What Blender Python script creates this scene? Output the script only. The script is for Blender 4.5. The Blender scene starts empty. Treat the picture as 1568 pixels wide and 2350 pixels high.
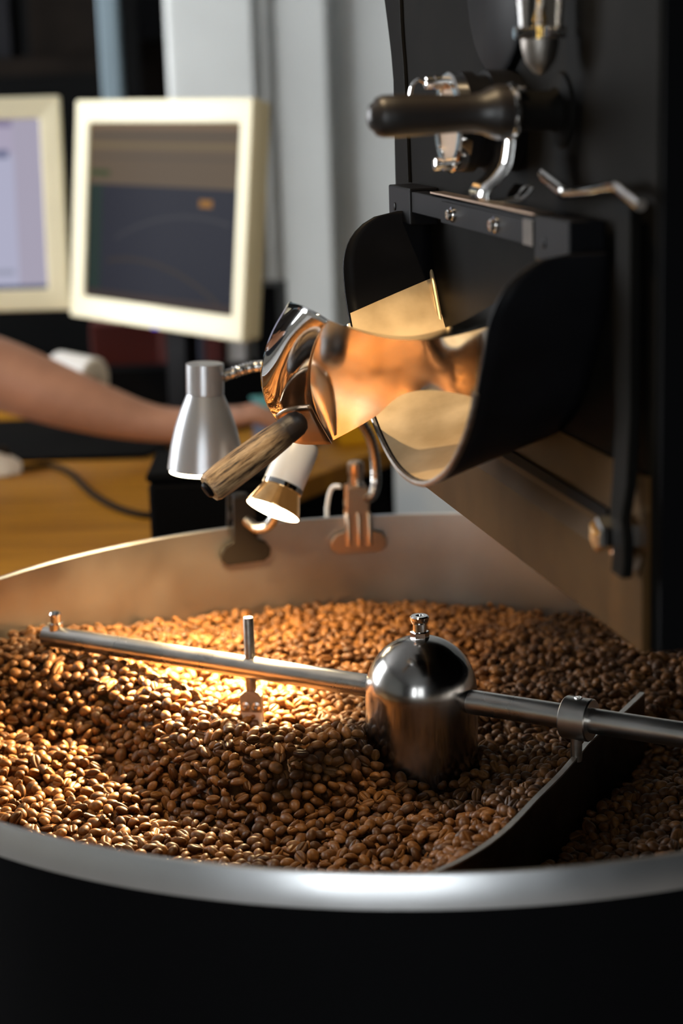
import bpy, bmesh, math, random
import numpy as np
from mathutils import Vector, Matrix

random.seed(7)
rng = np.random.default_rng(11)
S = bpy.context.scene
COL = S.collection
PI = math.pi

# ------------------------------------------------------------------ camera
# origin = centre of the cooling tray at the height of its rim; x right, y away, z up; floor at z = -0.85
CAM = Vector((-0.0578, -1.3621, 0.4176))
PITCH, ROLL = math.radians(13.07), math.radians(-1.783)
fwd = Vector((0, math.cos(PITCH), -math.sin(PITCH)))
up0 = Vector((0, math.sin(PITCH), math.cos(PITCH)))
right = Vector((1, 0, 0)) * math.cos(ROLL) + up0 * math.sin(ROLL)
up = -Vector((1, 0, 0)) * math.sin(ROLL) + up0 * math.cos(ROLL)
cd = bpy.data.cameras.new('camera')
cam = bpy.data.objects.new('camera', cd)
COL.objects.link(cam)
M = Matrix.Identity(4)
for i, v in enumerate((right, up, -fwd)):
    M[0][i], M[1][i], M[2][i] = v
M.translation = CAM
cam.matrix_world = M
cd.sensor_fit = 'VERTICAL'
cd.sensor_height = 36.0
cd.sensor_width = 24.0
cd.lens = 36.0 * 4350 / 2350
cd.clip_start = 0.05
cd.clip_end = 50
cd.dof.use_dof = True
cd.dof.focus_distance = (Vector((-0.1, -0.07, -0.08)) - CAM).dot(fwd)
cd.dof.aperture_fstop = 4.6
cd.dof.aperture_blades = 0
S.camera = cam

# ------------------------------------------------------------------ world, exposure
w = bpy.data.worlds.new('world')
S.world = w
w.use_nodes = True
w.node_tree.nodes['Background'].inputs[0].default_value = (0.55, 0.65, 0.8, 1)
w.node_tree.nodes['Background'].inputs[1].default_value = 0.05
S.view_settings.view_transform = 'Standard'
S.view_settings.look = 'None'
S.view_settings.gamma = 1
S.view_settings.use_curve_mapping = False
S.view_settings.exposure = 0.0
S.cycles.max_bounces = 8
S.cycles.glossy_bounces = 5
S.cycles.diffuse_bounces = 3
S.cycles.sample_clamp_indirect = 6.0
S.cycles.use_denoising = True
WINDOW_STRENGTH = 9.0
ADDED_WINDOW_STRENGTH = 19.0
SPOT_A, SPOT_B = 16.0, 88.0
ADDED_PENDANT = 56.0  # power of the added overhead lamp

# ------------------------------------------------------------------ materials
MATS = {}
def mat(name, col, rough=0.5, metal=0.0, var=0.0, scale=40.0, bump=0.0, bscale=200.0, spec=0.5, emit=None, estr=0.0,
        col2=None, stretch=(1, 1, 1), rvar=0.0, coat=0.0, aniso=0.0, alpha=None, trans=0.0, ior=1.45):
    m = bpy.data.materials.new(name)
    m.use_nodes = True
    nt = m.node_tree
    b = nt.nodes['Principled BSDF']
    b.inputs['Base Color'].default_value = (*col, 1)
    b.inputs['Roughness'].default_value = rough
    b.inputs['Metallic'].default_value = metal
    b.inputs['Specular IOR Level'].default_value = spec
    b.inputs['Coat Weight'].default_value = coat
    b.inputs['Anisotropic'].default_value = aniso
    b.inputs['Transmission Weight'].default_value = trans
    b.inputs['IOR'].default_value = ior
    if emit:
        b.inputs['Emission Color'].default_value = (*emit, 1)
        b.inputs['Emission Strength'].default_value = estr
    if var or col2 or bump or rvar:
        tc = nt.nodes.new('ShaderNodeTexCoord')
        mp = nt.nodes.new('ShaderNodeMapping')
        mp.inputs['Scale'].default_value = stretch
        nt.links.new(tc.outputs['Object'], mp.inputs['Vector'])
        n = nt.nodes.new('ShaderNodeTexNoise')
        n.inputs['Scale'].default_value = scale
        n.inputs['Detail'].default_value = 6
        nt.links.new(mp.outputs[0], n.inputs['Vector'])
        if var or col2:
            r = nt.nodes.new('ShaderNodeValToRGB')
            c2 = col2 if col2 else tuple(c * (1 - var) for c in col)
            r.color_ramp.elements[0].position = 0.36
            r.color_ramp.elements[1].position = 0.64
            r.color_ramp.elements[0].color = (*c2, 1)
            r.color_ramp.elements[1].color = (*col, 1)
            nt.links.new(n.outputs['Fac'], r.inputs['Fac'])
            nt.links.new(r.outputs['Color'], b.inputs['Base Color'])
        if rvar:
            mr = nt.nodes.new('ShaderNodeMapRange')
            mr.inputs['From Min'].default_value = 0.3
            mr.inputs['From Max'].default_value = 0.7
            mr.inputs['To Min'].default_value = max(0.02, rough - rvar)
            mr.inputs['To Max'].default_value = rough + rvar
            nt.links.new(n.outputs['Fac'], mr.inputs['Value'])
            nt.links.new(mr.outputs[0], b.inputs['Roughness'])
        if bump:
            n2 = nt.nodes.new('ShaderNodeTexNoise')
            n2.inputs['Scale'].default_value = bscale
            n2.inputs['Detail'].default_value = 4
            nt.links.new(mp.outputs[0], n2.inputs['Vector'])
            bp = nt.nodes.new('ShaderNodeBump')
            bp.inputs['Strength'].default_value = bump
            bp.inputs['Distance'].default_value = 0.001
            nt.links.new(n2.outputs['Fac'], bp.inputs['Height'])
            nt.links.new(bp.outputs[0], b.inputs['Normal'])
    MATS[name] = m
    return m

mat('steel_brushed', (0.62, 0.60, 0.57), 0.30, 1.0, var=0.12, scale=25, rvar=0.06)
mat('steel_band', (0.72, 0.73, 0.74), 0.33, 1.0, var=0.06, scale=20, rvar=0.03)
mat('steel_wall', (0.44, 0.41, 0.37), 0.34, 1.0, var=0.15, scale=12, rvar=0.05)
mat('steel_dome', (0.43, 0.41, 0.39), 0.18, 1.0, var=0.25, scale=30, rvar=0.07)
mat('steel_dull', (0.30, 0.27, 0.24), 0.42, 1.0, var=0.3, scale=120)
mat('chrome', (0.82, 0.80, 0.78), 0.07, 1.0)
mat('mirror_steel', (0.88, 0.86, 0.82), 0.13, 1.0, var=0.10, scale=30, rvar=0.04)
mat('skirt_steel', (0.068, 0.035, 0.012), 0.5, 0.0, var=0.3, scale=14, spec=0.04)  # brown stands in for warm light thrown up from the beans
mat('mirror_cap', (0.80, 0.79, 0.78), 0.05, 1.0, var=0.2, scale=35, rvar=0.03)
mat('chute_steel', (0.85, 0.64, 0.38), 0.40, 0.6, col2=(0.60, 0.42, 0.22), scale=22, rvar=0.06)  # gold tint holds the lamp light bounced into the chute
mat('black_paint', (0.005, 0.005, 0.006), 0.45, 0.0, var=0.3, scale=30, spec=0.06)
mat('black_plate', (0.005, 0.0046, 0.004), 0.6, 0.0, var=0.3, scale=30, spec=0.025)
mat('black_matte', (0.003, 0.003, 0.0035), 0.7, spec=0.05)
mat('blade_steel', (0.10, 0.085, 0.07), 0.35, 1.0, var=0.4, scale=60)
mat('blade_edge', (0.55, 0.52, 0.48), 0.35, 1.0, var=0.2, scale=90)
mat('bracket_steel', (0.30, 0.24, 0.18), 0.5, 0.35, var=0.3, scale=150)
mat('tray_floor', (0.05, 0.04, 0.03), 0.5, 0.8)
mat('dark_wood', (0.012, 0.008, 0.006), 0.42, var=0.4, scale=60, coat=0.1)
mat('plastic_silver', (0.42, 0.43, 0.45), 0.30, 0.7, var=0.05, scale=60)
mat('plastic_white', (0.80, 0.79, 0.76), 0.35)
mat('glass', (1.0, 0.95, 0.88), 0.02, trans=1.0)
mat('bulb_glow', (1, 0.9, 0.7), 0.4, emit=(1.0, 0.84, 0.52), estr=18.0)
mat('bulb_reflector', (0.95, 0.62, 0.30), 0.16, 1.0, var=0.3, scale=90, emit=(1.0, 0.42, 0.10), estr=0.12)
mat('shade_inside', (0.85, 0.84, 0.80), 0.5)
mat('neck_metal', (0.55, 0.53, 0.50), 0.22, 1.0)
mat('clip_dark', (0.010, 0.007, 0.005), 0.45, 0.0, spec=0.2)
mat('clip_steel', (0.55, 0.40, 0.28), 0.28, 1.0)
mat('beige_plastic', (0.80, 0.74, 0.52), 0.5, var=0.05, scale=15)
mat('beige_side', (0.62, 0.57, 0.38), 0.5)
mat('wall_white', (0.69, 0.71, 0.69), 0.85, var=0.07, scale=5, bump=0.2, bscale=60)
mat('wall_dark', (0.006, 0.006, 0.006), 0.8, spec=0.1)
mat('ceiling_paint', (0.30, 0.30, 0.30), 0.9)
mat('floor_concrete', (0.34, 0.33, 0.32), 0.6, var=0.3, scale=8)
mat('desk_wood', (0.46, 0.215, 0.018), 0.5, col2=(0.33, 0.145, 0.010), scale=6, stretch=(1, 9, 1), spec=0.15)
mat('rack_steel', (0.22, 0.29, 0.33), 0.5, 0.3)
mat('box_dark', (0.010, 0.007, 0.005), 0.8, var=0.4, scale=10, spec=0.1)
mat('box_grey', (0.014, 0.014, 0.016), 0.8, spec=0.1)
mat('mat_black', (0.006, 0.0055, 0.005), 0.85, var=0.4, scale=150, spec=0.05)
mat('red_card', (0.09, 0.008, 0.005), 0.6)
mat('teal_card', (0.06, 0.26, 0.25), 0.5)
mat('navy_card', (0.05, 0.06, 0.09), 0.5)
mat('yellow_card', (0.75, 0.42, 0.01), 0.5)
mat('paper', (0.70, 0.68, 0.66), 0.7)
mat('cable', (0.02, 0.014, 0.008), 0.7, spec=0.1)
mat('skin', (0.62, 0.33, 0.23), 0.5, var=0.18, scale=18)
mat('shirt', (0.02, 0.02, 0.025), 0.8)
mat('trousers', (0.03, 0.035, 0.05), 0.8)
mat('hair', (0.03, 0.018, 0.01), 0.6)
mat('window_frame', (0.05, 0.05, 0.05), 0.5)
mat('window_sky', (0.8, 0.8, 0.8), 0.5, emit=(0.90, 0.96, 1.0), estr=WINDOW_STRENGTH)
mat('window_sky_side', (0.8, 0.8, 0.8), 0.5, emit=(0.94, 0.97, 1.0), estr=ADDED_WINDOW_STRENGTH)  # glow of the window added on the left wall
mat('led_blue', (0.0, 0.0, 0.2), 0.5, emit=(0.02, 0.04, 0.9), estr=0.9)
mat('brass', (0.75, 0.48, 0.12), 0.2, 1.0)

def wood_handle_mat():
    m = bpy.data.materials.new('worn_wood'); m.use_nodes = True
    nt = m.node_tree; b = nt.nodes['Principled BSDF']
    tc = nt.nodes.new('ShaderNodeTexCoord')
    mp = nt.nodes.new('ShaderNodeMapping'); mp.inputs['Scale'].default_value = (1, 1, 0.09)
    nt.links.new(tc.outputs['Object'], mp.inputs['Vector'])
    n = nt.nodes.new('ShaderNodeTexNoise'); n.inputs['Scale'].default_value = 520; n.inputs['Detail'].default_value = 5
    n.inputs['Roughness'].default_value = 0.7
    nt.links.new(mp.outputs[0], n.inputs['Vector'])
    r = nt.nodes.new('ShaderNodeValToRGB')
    e = r.color_ramp.elements
    e[0].position = 0.36; e[0].color = (0.020, 0.010, 0.004, 1)
    e[1].position = 0.68; e[1].color = (0.60, 0.41, 0.22, 1)
    x = e.new(0.5); x.color = (0.31, 0.19, 0.09, 1)
    nt.links.new(n.outputs['Fac'], r.inputs['Fac'])
    # ferrule end: darkens towards the joint
    sp = nt.nodes.new('ShaderNodeSeparateXYZ'); nt.links.new(tc.outputs['Object'], sp.inputs[0])
    mr = nt.nodes.new('ShaderNodeMapRange')
    mr.inputs['From Min'].default_value = 0.013; mr.inputs['From Max'].default_value = 0.030
    nt.links.new(sp.outputs['Z'], mr.inputs['Value'])
    mx = nt.nodes.new('ShaderNodeMix'); mx.data_type = 'RGBA'
    mx.inputs[6].default_value = (0.018, 0.010, 0.006, 1)
    nt.links.new(mr.outputs[0], mx.inputs[0]); nt.links.new(r.outputs[0], mx.inputs[7])
    nt.links.new(mx.outputs[2], b.inputs['Base Color'])
    b.inputs['Roughness'].default_value = 0.45
    bp = nt.nodes.new('ShaderNodeBump'); bp.inputs['Strength'].default_value = 0.5; bp.inputs['Distance'].default_value = 0.0006
    nt.links.new(n.outputs['Fac'], bp.inputs['Height']); nt.links.new(bp.outputs[0], b.inputs['Normal'])
    MATS['worn_wood'] = m
wood_handle_mat()

def bean_mat():
    m = bpy.data.materials.new('roasted_bean'); m.use_nodes = True
    nt = m.node_tree; b = nt.nodes['Principled BSDF']
    oi = nt.nodes.new('ShaderNodeObjectInfo')
    r = nt.nodes.new('ShaderNodeValToRGB')
    e = r.color_ramp.elements
    e[0].position = 0.0; e[0].color = (0.055, 0.021, 0.0060, 1)
    e[1].position = 1.0; e[1].color = (0.200, 0.083, 0.021, 1)
    x = e.new(0.45); x.color = (0.115, 0.045, 0.0115, 1)
    nt.links.new(oi.outputs['Random'], r.inputs['Fac'])
    tc = nt.nodes.new('ShaderNodeTexCoord')
    n = nt.nodes.new('ShaderNodeTexNoise'); n.inputs['Scale'].default_value = 420; n.inputs['Detail'].default_value = 4
    nt.links.new(tc.outputs['Object'], n.inputs['Vector'])
    mr = nt.nodes.new('ShaderNodeMapRange'); mr.inputs['From Min'].default_value = 0.3; mr.inputs['From Max'].default_value = 0.7
    mr.inputs['To Min'].default_value = 0.65; mr.inputs['To Max'].default_value = 1.3
    nt.links.new(n.outputs['Fac'], mr.inputs['Value'])
    mul = nt.nodes.new('ShaderNodeMix'); mul.data_type = 'RGBA'; mul.blend_type = 'MULTIPLY'; mul.inputs[0].default_value = 1
    nt.links.new(r.outputs[0], mul.inputs[6]); nt.links.new(mr.outputs[0], mul.inputs[7])
    # pale silverskin along the crease
    at = nt.nodes.new('ShaderNodeAttribute'); at.attribute_name = 'crease'
    mx = nt.nodes.new('ShaderNodeMix'); mx.data_type = 'RGBA'
    mx.inputs[7].default_value = (0.26, 0.125, 0.04, 1)
    nt.links.new(at.outputs['Fac'], mx.inputs[0]); nt.links.new(mul.outputs[2], mx.inputs[6])
    nt.links.new(mx.outputs[2], b.inputs['Base Color'])
    b.inputs['Roughness'].default_value = 0.48
    b.inputs['Specular IOR Level'].default_value = 0.26
    bp = nt.nodes.new('ShaderNodeBump'); bp.inputs['Strength'].default_value = 0.25; bp.inputs['Distance'].default_value = 0.0005
    nt.links.new(n.outputs['Fac'], bp.inputs['Height']); nt.links.new(bp.outputs[0], b.inputs['Normal'])
    MATS['roasted_bean'] = m
bean_mat()

def screen_mat(name, kind):
    m = bpy.data.materials.new(name); m.use_nodes = True
    nt = m.node_tree; b = nt.nodes['Principled BSDF']
    N, L = nt.nodes, nt.links
    uv = N.new('ShaderNodeUVMap'); sp = N.new('ShaderNodeSeparateXYZ'); L.new(uv.outputs[0], sp.inputs[0])
    U, V = sp.outputs['X'], sp.outputs['Y']
    def math_(op, a, bb, cc=None):
        k = N.new('ShaderNodeMath'); k.operation = op
        for i, q in enumerate((a, bb, cc)):
            if q is None: continue
            if isinstance(q, (int, float)): k.inputs[i].default_value = q
            else: L.new(q, k.inputs[i])
        return k.outputs[0]
    def mix(f, a, bb):
        k = N.new('ShaderNodeMix'); k.data_type = 'RGBA'
        L.new(f, k.inputs[0])
        for i, q in ((6, a), (7, bb)):
            if isinstance(q, tuple): k.inputs[i].default_value = (*q, 1)
            else: L.new(q, k.inputs[i])
        return k.outputs[2]
    def inside(x, lo, hi):
        return math_('MULTIPLY', math_('GREATER_THAN', x, lo), math_('LESS_THAN', x, hi))
    if kind == 'plot':
        c = mix(math_('GREATER_THAN', V, 0.655), (0.010, 0.011, 0.020), (0.105, 0.072, 0.042))
        c = mix(math_('MULTIPLY', inside(U, 0.0, 0.10), inside(V, 0.05, 0.655)), c, (0.006, 0.020, 0.014))
        for lo, hi, cc in ((0.965, 1.0, (0.16, 0.10, 0.055)), (0.86, 0.89, (0.15, 0.105, 0.05)), (0.92, 0.94, (0.075, 0.055, 0.035)), (0.80, 0.82, (0.085, 0.060, 0.038))):
            c = mix(inside(V, lo, hi), c, cc)
        c = mix(math_('MULTIPLY', inside(U, 0.0, 0.15), inside(V, 0.70, 0.735)), c, (0.035, 0.05, 0.012))
        # faint temperature curves on the plot
        u2 = math_('SUBTRACT', U, 0.72)
        cur = math_('SUBTRACT', 0.50, math_('MULTIPLY', math_('MULTIPLY', u2, u2), 0.55))
        d = math_('ABSOLUTE', math_('SUBTRACT', V, cur), None)
        c = mix(math_('MULTIPLY', math_('LESS_THAN', d, 0.008), inside(U, 0.2, 0.95)), c, (0.03, 0.03, 0.035))
        u3 = math_('SUBTRACT', U, 0.34)
        cur2 = math_('SUBTRACT', 0.24, math_('MULTIPLY', math_('MULTIPLY', u3, u3), 0.6))
        d2 = math_('ABSOLUTE', math_('SUBTRACT', V, cur2), None)
        c = mix(math_('MULTIPLY', math_('LESS_THAN', d2, 0.010), inside(U, 0.15, 0.95)), c, (0.028, 0.020, 0.014))
        c = mix(inside(V, 0.0, 0.05), c, (0.03, 0.018, 0.016))
        c = mix(math_('MULTIPLY', inside(U, 0.76, 0.84), inside(V, 0.555, 0.595)), c, (0.28, 0.12, 0.012))
    else:
        c = mix(math_('GREATER_THAN', V, 0.80), (0.42, 0.42, 0.55), (0.40, 0.36, 0.47))
        c = mix(inside(V, 0.955, 1.0), c, (0.24, 0.21, 0.32))
        c = mix(math_('MULTIPLY', inside(V, 0.775, 0.825), inside(U, 0.0, 0.86)), c, (0.16, 0.17, 0.27))
        c = mix(math_('GREATER_THAN', U, 0.88), c, (0.38, 0.35, 0.44))
        c = mix(math_('MULTIPLY', inside(V, 0.09, 0.12), inside(U, 0.0, 0.86)), c, (0.30, 0.31, 0.40))
        c = mix(inside(V, 0.0, 0.025), c, (0.06, 0.08, 0.14))
    L.new(c, b.inputs['Emission Color'])
    b.inputs['Emission Strength'].default_value = 1.0
    b.inputs['Base Color'].default_value = (0.003, 0.003, 0.004, 1)
    b.inputs['Roughness'].default_value = 0.5
    b.inputs['Specular IOR Level'].default_value = 0.03
    MATS[name] = m
screen_mat('screen_plot', 'plot')
screen_mat('screen_table', 'table')

# ------------------------------------------------------------------ mesh helpers
class MB:
    def __init__(s):
        s.v, s.f = [], []
    def add(s, vs, fs):
        o = len(s.v)
        s.v += [tuple(x) for x in vs]
        s.f += [tuple(i + o for i in f) for f in fs]
        return s
    def box(s, c, h, ax=None):
        c = Vector(c); X, Y, Z = ax if ax else (Vector((1, 0, 0)), Vector((0, 1, 0)), Vector((0, 0, 1)))
        vs = [c + X * h[0] * a + Y * h[1] * b + Z * h[2] * d for a in (-1, 1) for b in (-1, 1) for d in (-1, 1)]
        return s.add(vs, [(0, 1, 3, 2), (4, 6, 7, 5), (0, 4, 5, 1), (2, 3, 7, 6), (0, 2, 6, 4), (1, 5, 7, 3)])
    def lathe(s, prof, o, axis, seg=32, cap=True, ref=None):
        """prof: (distance along axis, radius)"""
        o = Vector(o); A = Vector(axis).normalized()
        r0 = Vector(ref) if ref else (Vector((0, 0, 1)) if abs(A.z) < 0.9 else Vector((1, 0, 0)))
        U = (r0 - A * r0.dot(A)).normalized(); W = A.cross(U)
        vs, fs = [], []
        for d, r in prof:
            for k in range(seg):
                a = 2 * PI * k / seg
                vs.append(o + A * d + (U * math.cos(a) + W * math.sin(a)) * r)
        n = len(prof)
        for i in range(n - 1):
            for k in range(seg):
                k2 = (k + 1) % seg
                fs.append((i * seg + k, i * seg + k2, (i + 1) * seg + k2, (i + 1) * seg + k))
        if cap:
            if prof[0][1] > 1e-6: fs.append(tuple(range(seg - 1, -1, -1)))
            if prof[-1][1] > 1e-6: fs.append(tuple((n - 1) * seg + k for k in range(seg)))
        return s.add(vs, fs)
    def tube(s, pts, rad, seg=12, cap=True):
        pts = [Vector(p) for p in pts]
        n = len(pts)
        if not hasattr(rad, '__len__'): rad = [rad] * n
        T = [(pts[min(i + 1, n - 1)] - pts[max(i - 1, 0)]).normalized() for i in range(n)]
        ref = Vector((0, 0, 1)) if abs(T[0].z) < 0.9 else Vector((1, 0, 0))
        U = (ref - T[0] * ref.dot(T[0])).normalized()
        vs, fs = [], []
        for i in range(n):
            U = (U - T[i] * U.dot(T[i])).normalized(); W = T[i].cross(U)
            for k in range(seg):
                a = 2 * PI * k / seg
                vs.append(pts[i] + (U * math.cos(a) + W * math.sin(a)) * rad[i])
        for i in range(n - 1):
            for k in range(seg):
                k2 = (k + 1) % seg
                fs.append((i * seg + k, i * seg + k2, (i + 1) * seg + k2, (i + 1) * seg + k))
        if cap:
            fs.append(tuple(range(seg - 1, -1, -1)))
            fs.append(tuple((n - 1) * seg + k for k in range(seg)))
        return s.add(vs, fs)
    def grid(s, rows):
        m, n = len(rows), len(rows[0])
        return s.add([p for r in rows for p in r],
                     [(i * n + j, i * n + j + 1, (i + 1) * n + j + 1, (i + 1) * n + j) for i in range(m - 1) for j in range(n - 1)])
    def prism(s, poly, d):
        """poly: 3-D outline, d: extrusion vector"""
        n = len(poly); d = Vector(d)
        a = [Vector(p) for p in poly]; b = [p + d for p in a]
        fs = [tuple(range(n - 1, -1, -1)), tuple(range(n, 2 * n))]
        fs += [(i, (i + 1) % n, n + (i + 1) % n, n + i) for i in range(n)]
        return s.add(a + b, fs)

def cr(pts, per=8, closed=False):
    """Catmull-Rom through control points"""
    P = [np.array(p, float) for p in pts]
    out = []
    n = len(P)
    for i in range(n - 1):
        p0 = P[max(i - 1, 0)]; p1 = P[i]; p2 = P[i + 1]; p3 = P[min(i + 2, n - 1)]
        for k in range(per):
            t = k / per
            out.append(0.5 * ((2 * p1) + (-p0 + p2) * t + (2 * p0 - 5 * p1 + 4 * p2 - p3) * t * t + (-p0 + 3 * p1 - 3 * p2 + p3) * t ** 3))
    out.append(P[-1])
    return [Vector(p) for p in out]

def thing(name, label, cat, loc, group=None, kind=None):
    o = bpy.data.objects.new(name, None)
    o.empty_display_size = 0.02
    COL.objects.link(o)
    o.location = loc
    tag(o, label, cat, group, kind)
    return o
def tag(o, label=None, cat=None, group=None, kind=None):
    if label: o['label'] = label
    if cat: o['category'] = cat
    if group: o['group'] = group
    if kind: o['kind'] = kind
    return o
def rootloc(p):
    v = Vector((0, 0, 0))
    while p is not None:
        v += p.location; p = p.parent
    return v
def obj(name, mb, m, parent=None, smooth=True, angle=35, bevel=0, solid=0, subsurf=0, label=None, weld=False, matrix=None, seg=2):
    """mb holds world coordinates; the object's origin sits at its root"""
    off = rootloc(parent) if matrix is None else Vector((0, 0, 0))
    me = bpy.data.meshes.new(name)
    me.from_pydata([tuple(Vector(v) - off) for v in mb.v], [], mb.f)
    bm = bmesh.new(); bm.from_mesh(me)
    if weld: bmesh.ops.remove_doubles(bm, verts=bm.verts, dist=1e-5)
    bmesh.ops.recalc_face_normals(bm, faces=bm.faces)
    bm.to_mesh(me); bm.free()
    me.materials.append(MATS[m] if isinstance(m, str) else m)
    if smooth:
        me.polygons.foreach_set('use_smooth', [True] * len(me.polygons))
        me.set_sharp_from_angle(angle=math.radians(angle))
    o = bpy.data.objects.new(name, me)
    COL.objects.link(o)
    if parent is not None: o.parent = parent
    if matrix is not None:
        o.matrix_local = Matrix.Translation(-rootloc(parent)) @ matrix
    if solid:
        q = o.modifiers.new('solid', 'SOLIDIFY'); q.thickness = abs(solid); q.offset = -1 if solid > 0 else 1
    if subsurf:
        q = o.modifiers.new('sub', 'SUBSURF'); q.levels = q.render_levels = subsurf
    if bevel:
        q = o.modifiers.new('bevel', 'BEVEL'); q.width = bevel; q.segments = seg; q.limit_method = 'ANGLE'; q.angle_limit = math.radians(40)
    if label: o['label'] = label
    return o
def struct(name, mb, m, parent=None, **k):
    o = obj(name, mb, m, parent, **k)
    o['kind'] = 'structure'
    return o
def bx(x0, x1, y0, y1, z0, z1):
    return MB().box(((x0 + x1) / 2, (y0 + y1) / 2, (z0 + z1) / 2), ((x1 - x0) / 2, (y1 - y0) / 2, (z1 - z0) / 2))
def frame_matrix(o, zaxis, ref=(0, 0, 1)):
    Z = Vector(zaxis).normalized(); r = Vector(ref)
    X = (r - Z * r.dot(Z)).normalized(); Y = Z.cross(X)
    m = Matrix.Identity(4)
    for i, v in enumerate((X, Y, Z)):
        m[0][i], m[1][i], m[2][i] = v
    m.translation = Vector(o)
    return m
FLOOR = -0.85

# ------------------------------------------------------------------ the room
RX0, RX1, RY0, RY1, CEIL = -2.6, 2.6, -3.4, 3.4, 1.75
struct('floor', bx(RX0, RX1, RY0, RY1, FLOOR - 0.05, FLOOR), 'floor_concrete')
struct('ceiling', bx(RX0, RX1, RY0, RY1, CEIL, CEIL + 0.05), 'ceiling_paint')
struct('wall_right', bx(RX1, RX1 + 0.1, RY0, RY1, FLOOR, CEIL), 'wall_dark')
SY0, SY1, SZ0, SZ1 = 0.7, 2.3, 0.0, 1.5  # opening for a window added on the left to brighten the rear wall
wl = MB()
for a in ((RY0, SY0, FLOOR, CEIL), (SY1, RY1, FLOOR, CEIL), (SY0, SY1, FLOOR, SZ0), (SY0, SY1, SZ1, CEIL)):
    wl.box((RX0 - 0.05, (a[0] + a[1]) / 2, (a[2] + a[3]) / 2), (0.05, (a[1] - a[0]) / 2, (a[3] - a[2]) / 2))
struct('wall_left', wl, 'wall_white')
added_win = bpy.data.objects.new('window_2', None); COL.objects.link(added_win); added_win['kind'] = 'structure'
added_win.location = (RX0 - 0.05, (SY0 + SY1) / 2, SZ0)
fr = MB()
ys = [SY0 + (SY1 - SY0) * i / 2 for i in range(3)]
for y in ys: fr.box((RX0 - 0.05, y, (SZ0 + SZ1) / 2), (0.045, 0.035, (SZ1 - SZ0) / 2))
for z in (SZ0, SZ1): fr.box((RX0 - 0.05, (SY0 + SY1) / 2, z), (0.04, (SY1 - SY0) / 2, 0.03))
obj('window_frame', fr, 'window_frame', added_win, smooth=False)
for i in range(2):
    obj('pane', bx(RX0 - 0.07, RX0 - 0.06, ys[i] + 0.034, ys[i + 1] - 0.034, SZ0 + 0.029, SZ1 - 0.029), 'window_sky_side', added_win, smooth=False)
struct('wall_back', bx(RX0, -0.2, RY1, RY1 + 0.1, FLOOR, CEIL), 'wall_dark')
# white plastered wall behind the machine, with shallow vertical steps
struct('wall_rear', bx(-0.385, RX1, 2.66, 2.80, FLOOR, CEIL), 'wall_white')
struct('trim_1', bx(-0.385, -0.200, 2.60, 2.66, FLOOR, CEIL), 'wall_white', bevel=0.012)
struct('trim_2', bx(-0.175, -0.045, 2.625, 2.66, FLOOR, CEIL), 'wall_white', bevel=0.02)
mbp = MB().tube([(-0.187, 2.63, FLOOR), (-0.187, 2.63, CEIL)], 0.018, 16)
struct('trim_3', mbp, 'wall_white')
# wall behind the camera with a long daylight window
GLZ = ((-1.25, -0.80), (-0.46, -0.24), (-0.10, 0.10))
GZ0, GZ1 = -0.78, 1.40
wf = MB()
for a in ((RX0, GLZ[0][0], FLOOR, CEIL), (GLZ[0][1], GLZ[1][0], FLOOR, CEIL), (GLZ[1][1], GLZ[2][0], FLOOR, CEIL), (GLZ[2][1], RX1, FLOOR, CEIL), (*GLZ[2], FLOOR, GZ0), (*GLZ[2], GZ1, CEIL),
          (*GLZ[0], FLOOR, GZ0), (*GLZ[0], GZ1, CEIL), (*GLZ[1], FLOOR, GZ0), (*GLZ[1], GZ1, CEIL)):
    wf.box(((a[0] + a[1]) / 2, RY0 - 0.05, (a[2] + a[3]) / 2), ((a[1] - a[0]) / 2, 0.05, (a[3] - a[2]) / 2))
struct('wall_front', wf, 'wall_dark')
for wi, (g0, g1) in enumerate(GLZ):
    win = bpy.data.objects.new('window_%d' % (1, 3, 4)[wi], None); COL.objects.link(win); win['kind'] = 'structure'
    win.location = ((g0 + g1) / 2, RY0 - 0.05, GZ0)
    fr = MB()
    for x in (g0, g1): fr.box((x, RY0 - 0.05, (GZ0 + GZ1) / 2), (0.03, 0.045, (GZ1 - GZ0) / 2))
    for z in (GZ0, 0.30, GZ1): fr.box(((g0 + g1) / 2, RY0 - 0.05, z), ((g1 - g0) / 2, 0.04, 0.03))
    obj('window_frame', fr, 'window_frame', win, smooth=False)
    for z0, z1 in ((GZ0, 0.30), (0.30, GZ1)):
        obj('pane', bx(g0 + 0.029, g1 - 0.029, RY0 - 0.07, RY0 - 0.06, z0 + 0.029, z1 - 0.029), 'window_sky', win, smooth=False)

# ------------------------------------------------------------------ cooling tray
RT = 0.420
tray = thing('cooling_tray', 'large round black coffee cooling tray with a brushed steel rim', 'cooling tray', (0, 0, FLOOR))
obj('rim_band', MB().lathe([(-0.020, 0.4195), (-0.0205, 0.4235), (-0.0020, 0.4245), (0, 0.4235), (0, 0.4205), (-0.002, 0.4195), (-0.020, 0.4195)], (0, 0, 0), (0, 0, 1), 200, cap=False),
    'steel_band', tray, angle=50, label='bright steel band around the tray edge')
obj('inner_wall', MB().lathe([(-0.001, 0.4192), (-0.145, 0.4185), (-0.145, 0.4160), (-0.001, 0.4188)], (0, 0, 0), (0, 0, 1), 200, cap=False), 'steel_wall', tray,
    label='brushed steel inside wall')
obj('outer_drum', MB().lathe([(-0.018, 0.4185), (-0.0205, 0.4215), (-0.30, 0.4215), (-0.305, 0.416), (-0.30, 0.41)], (0, 0, 0), (0, 0, 1), 160, cap=False), 'black_matte', tray,
    label='matt black outer drum')
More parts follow.
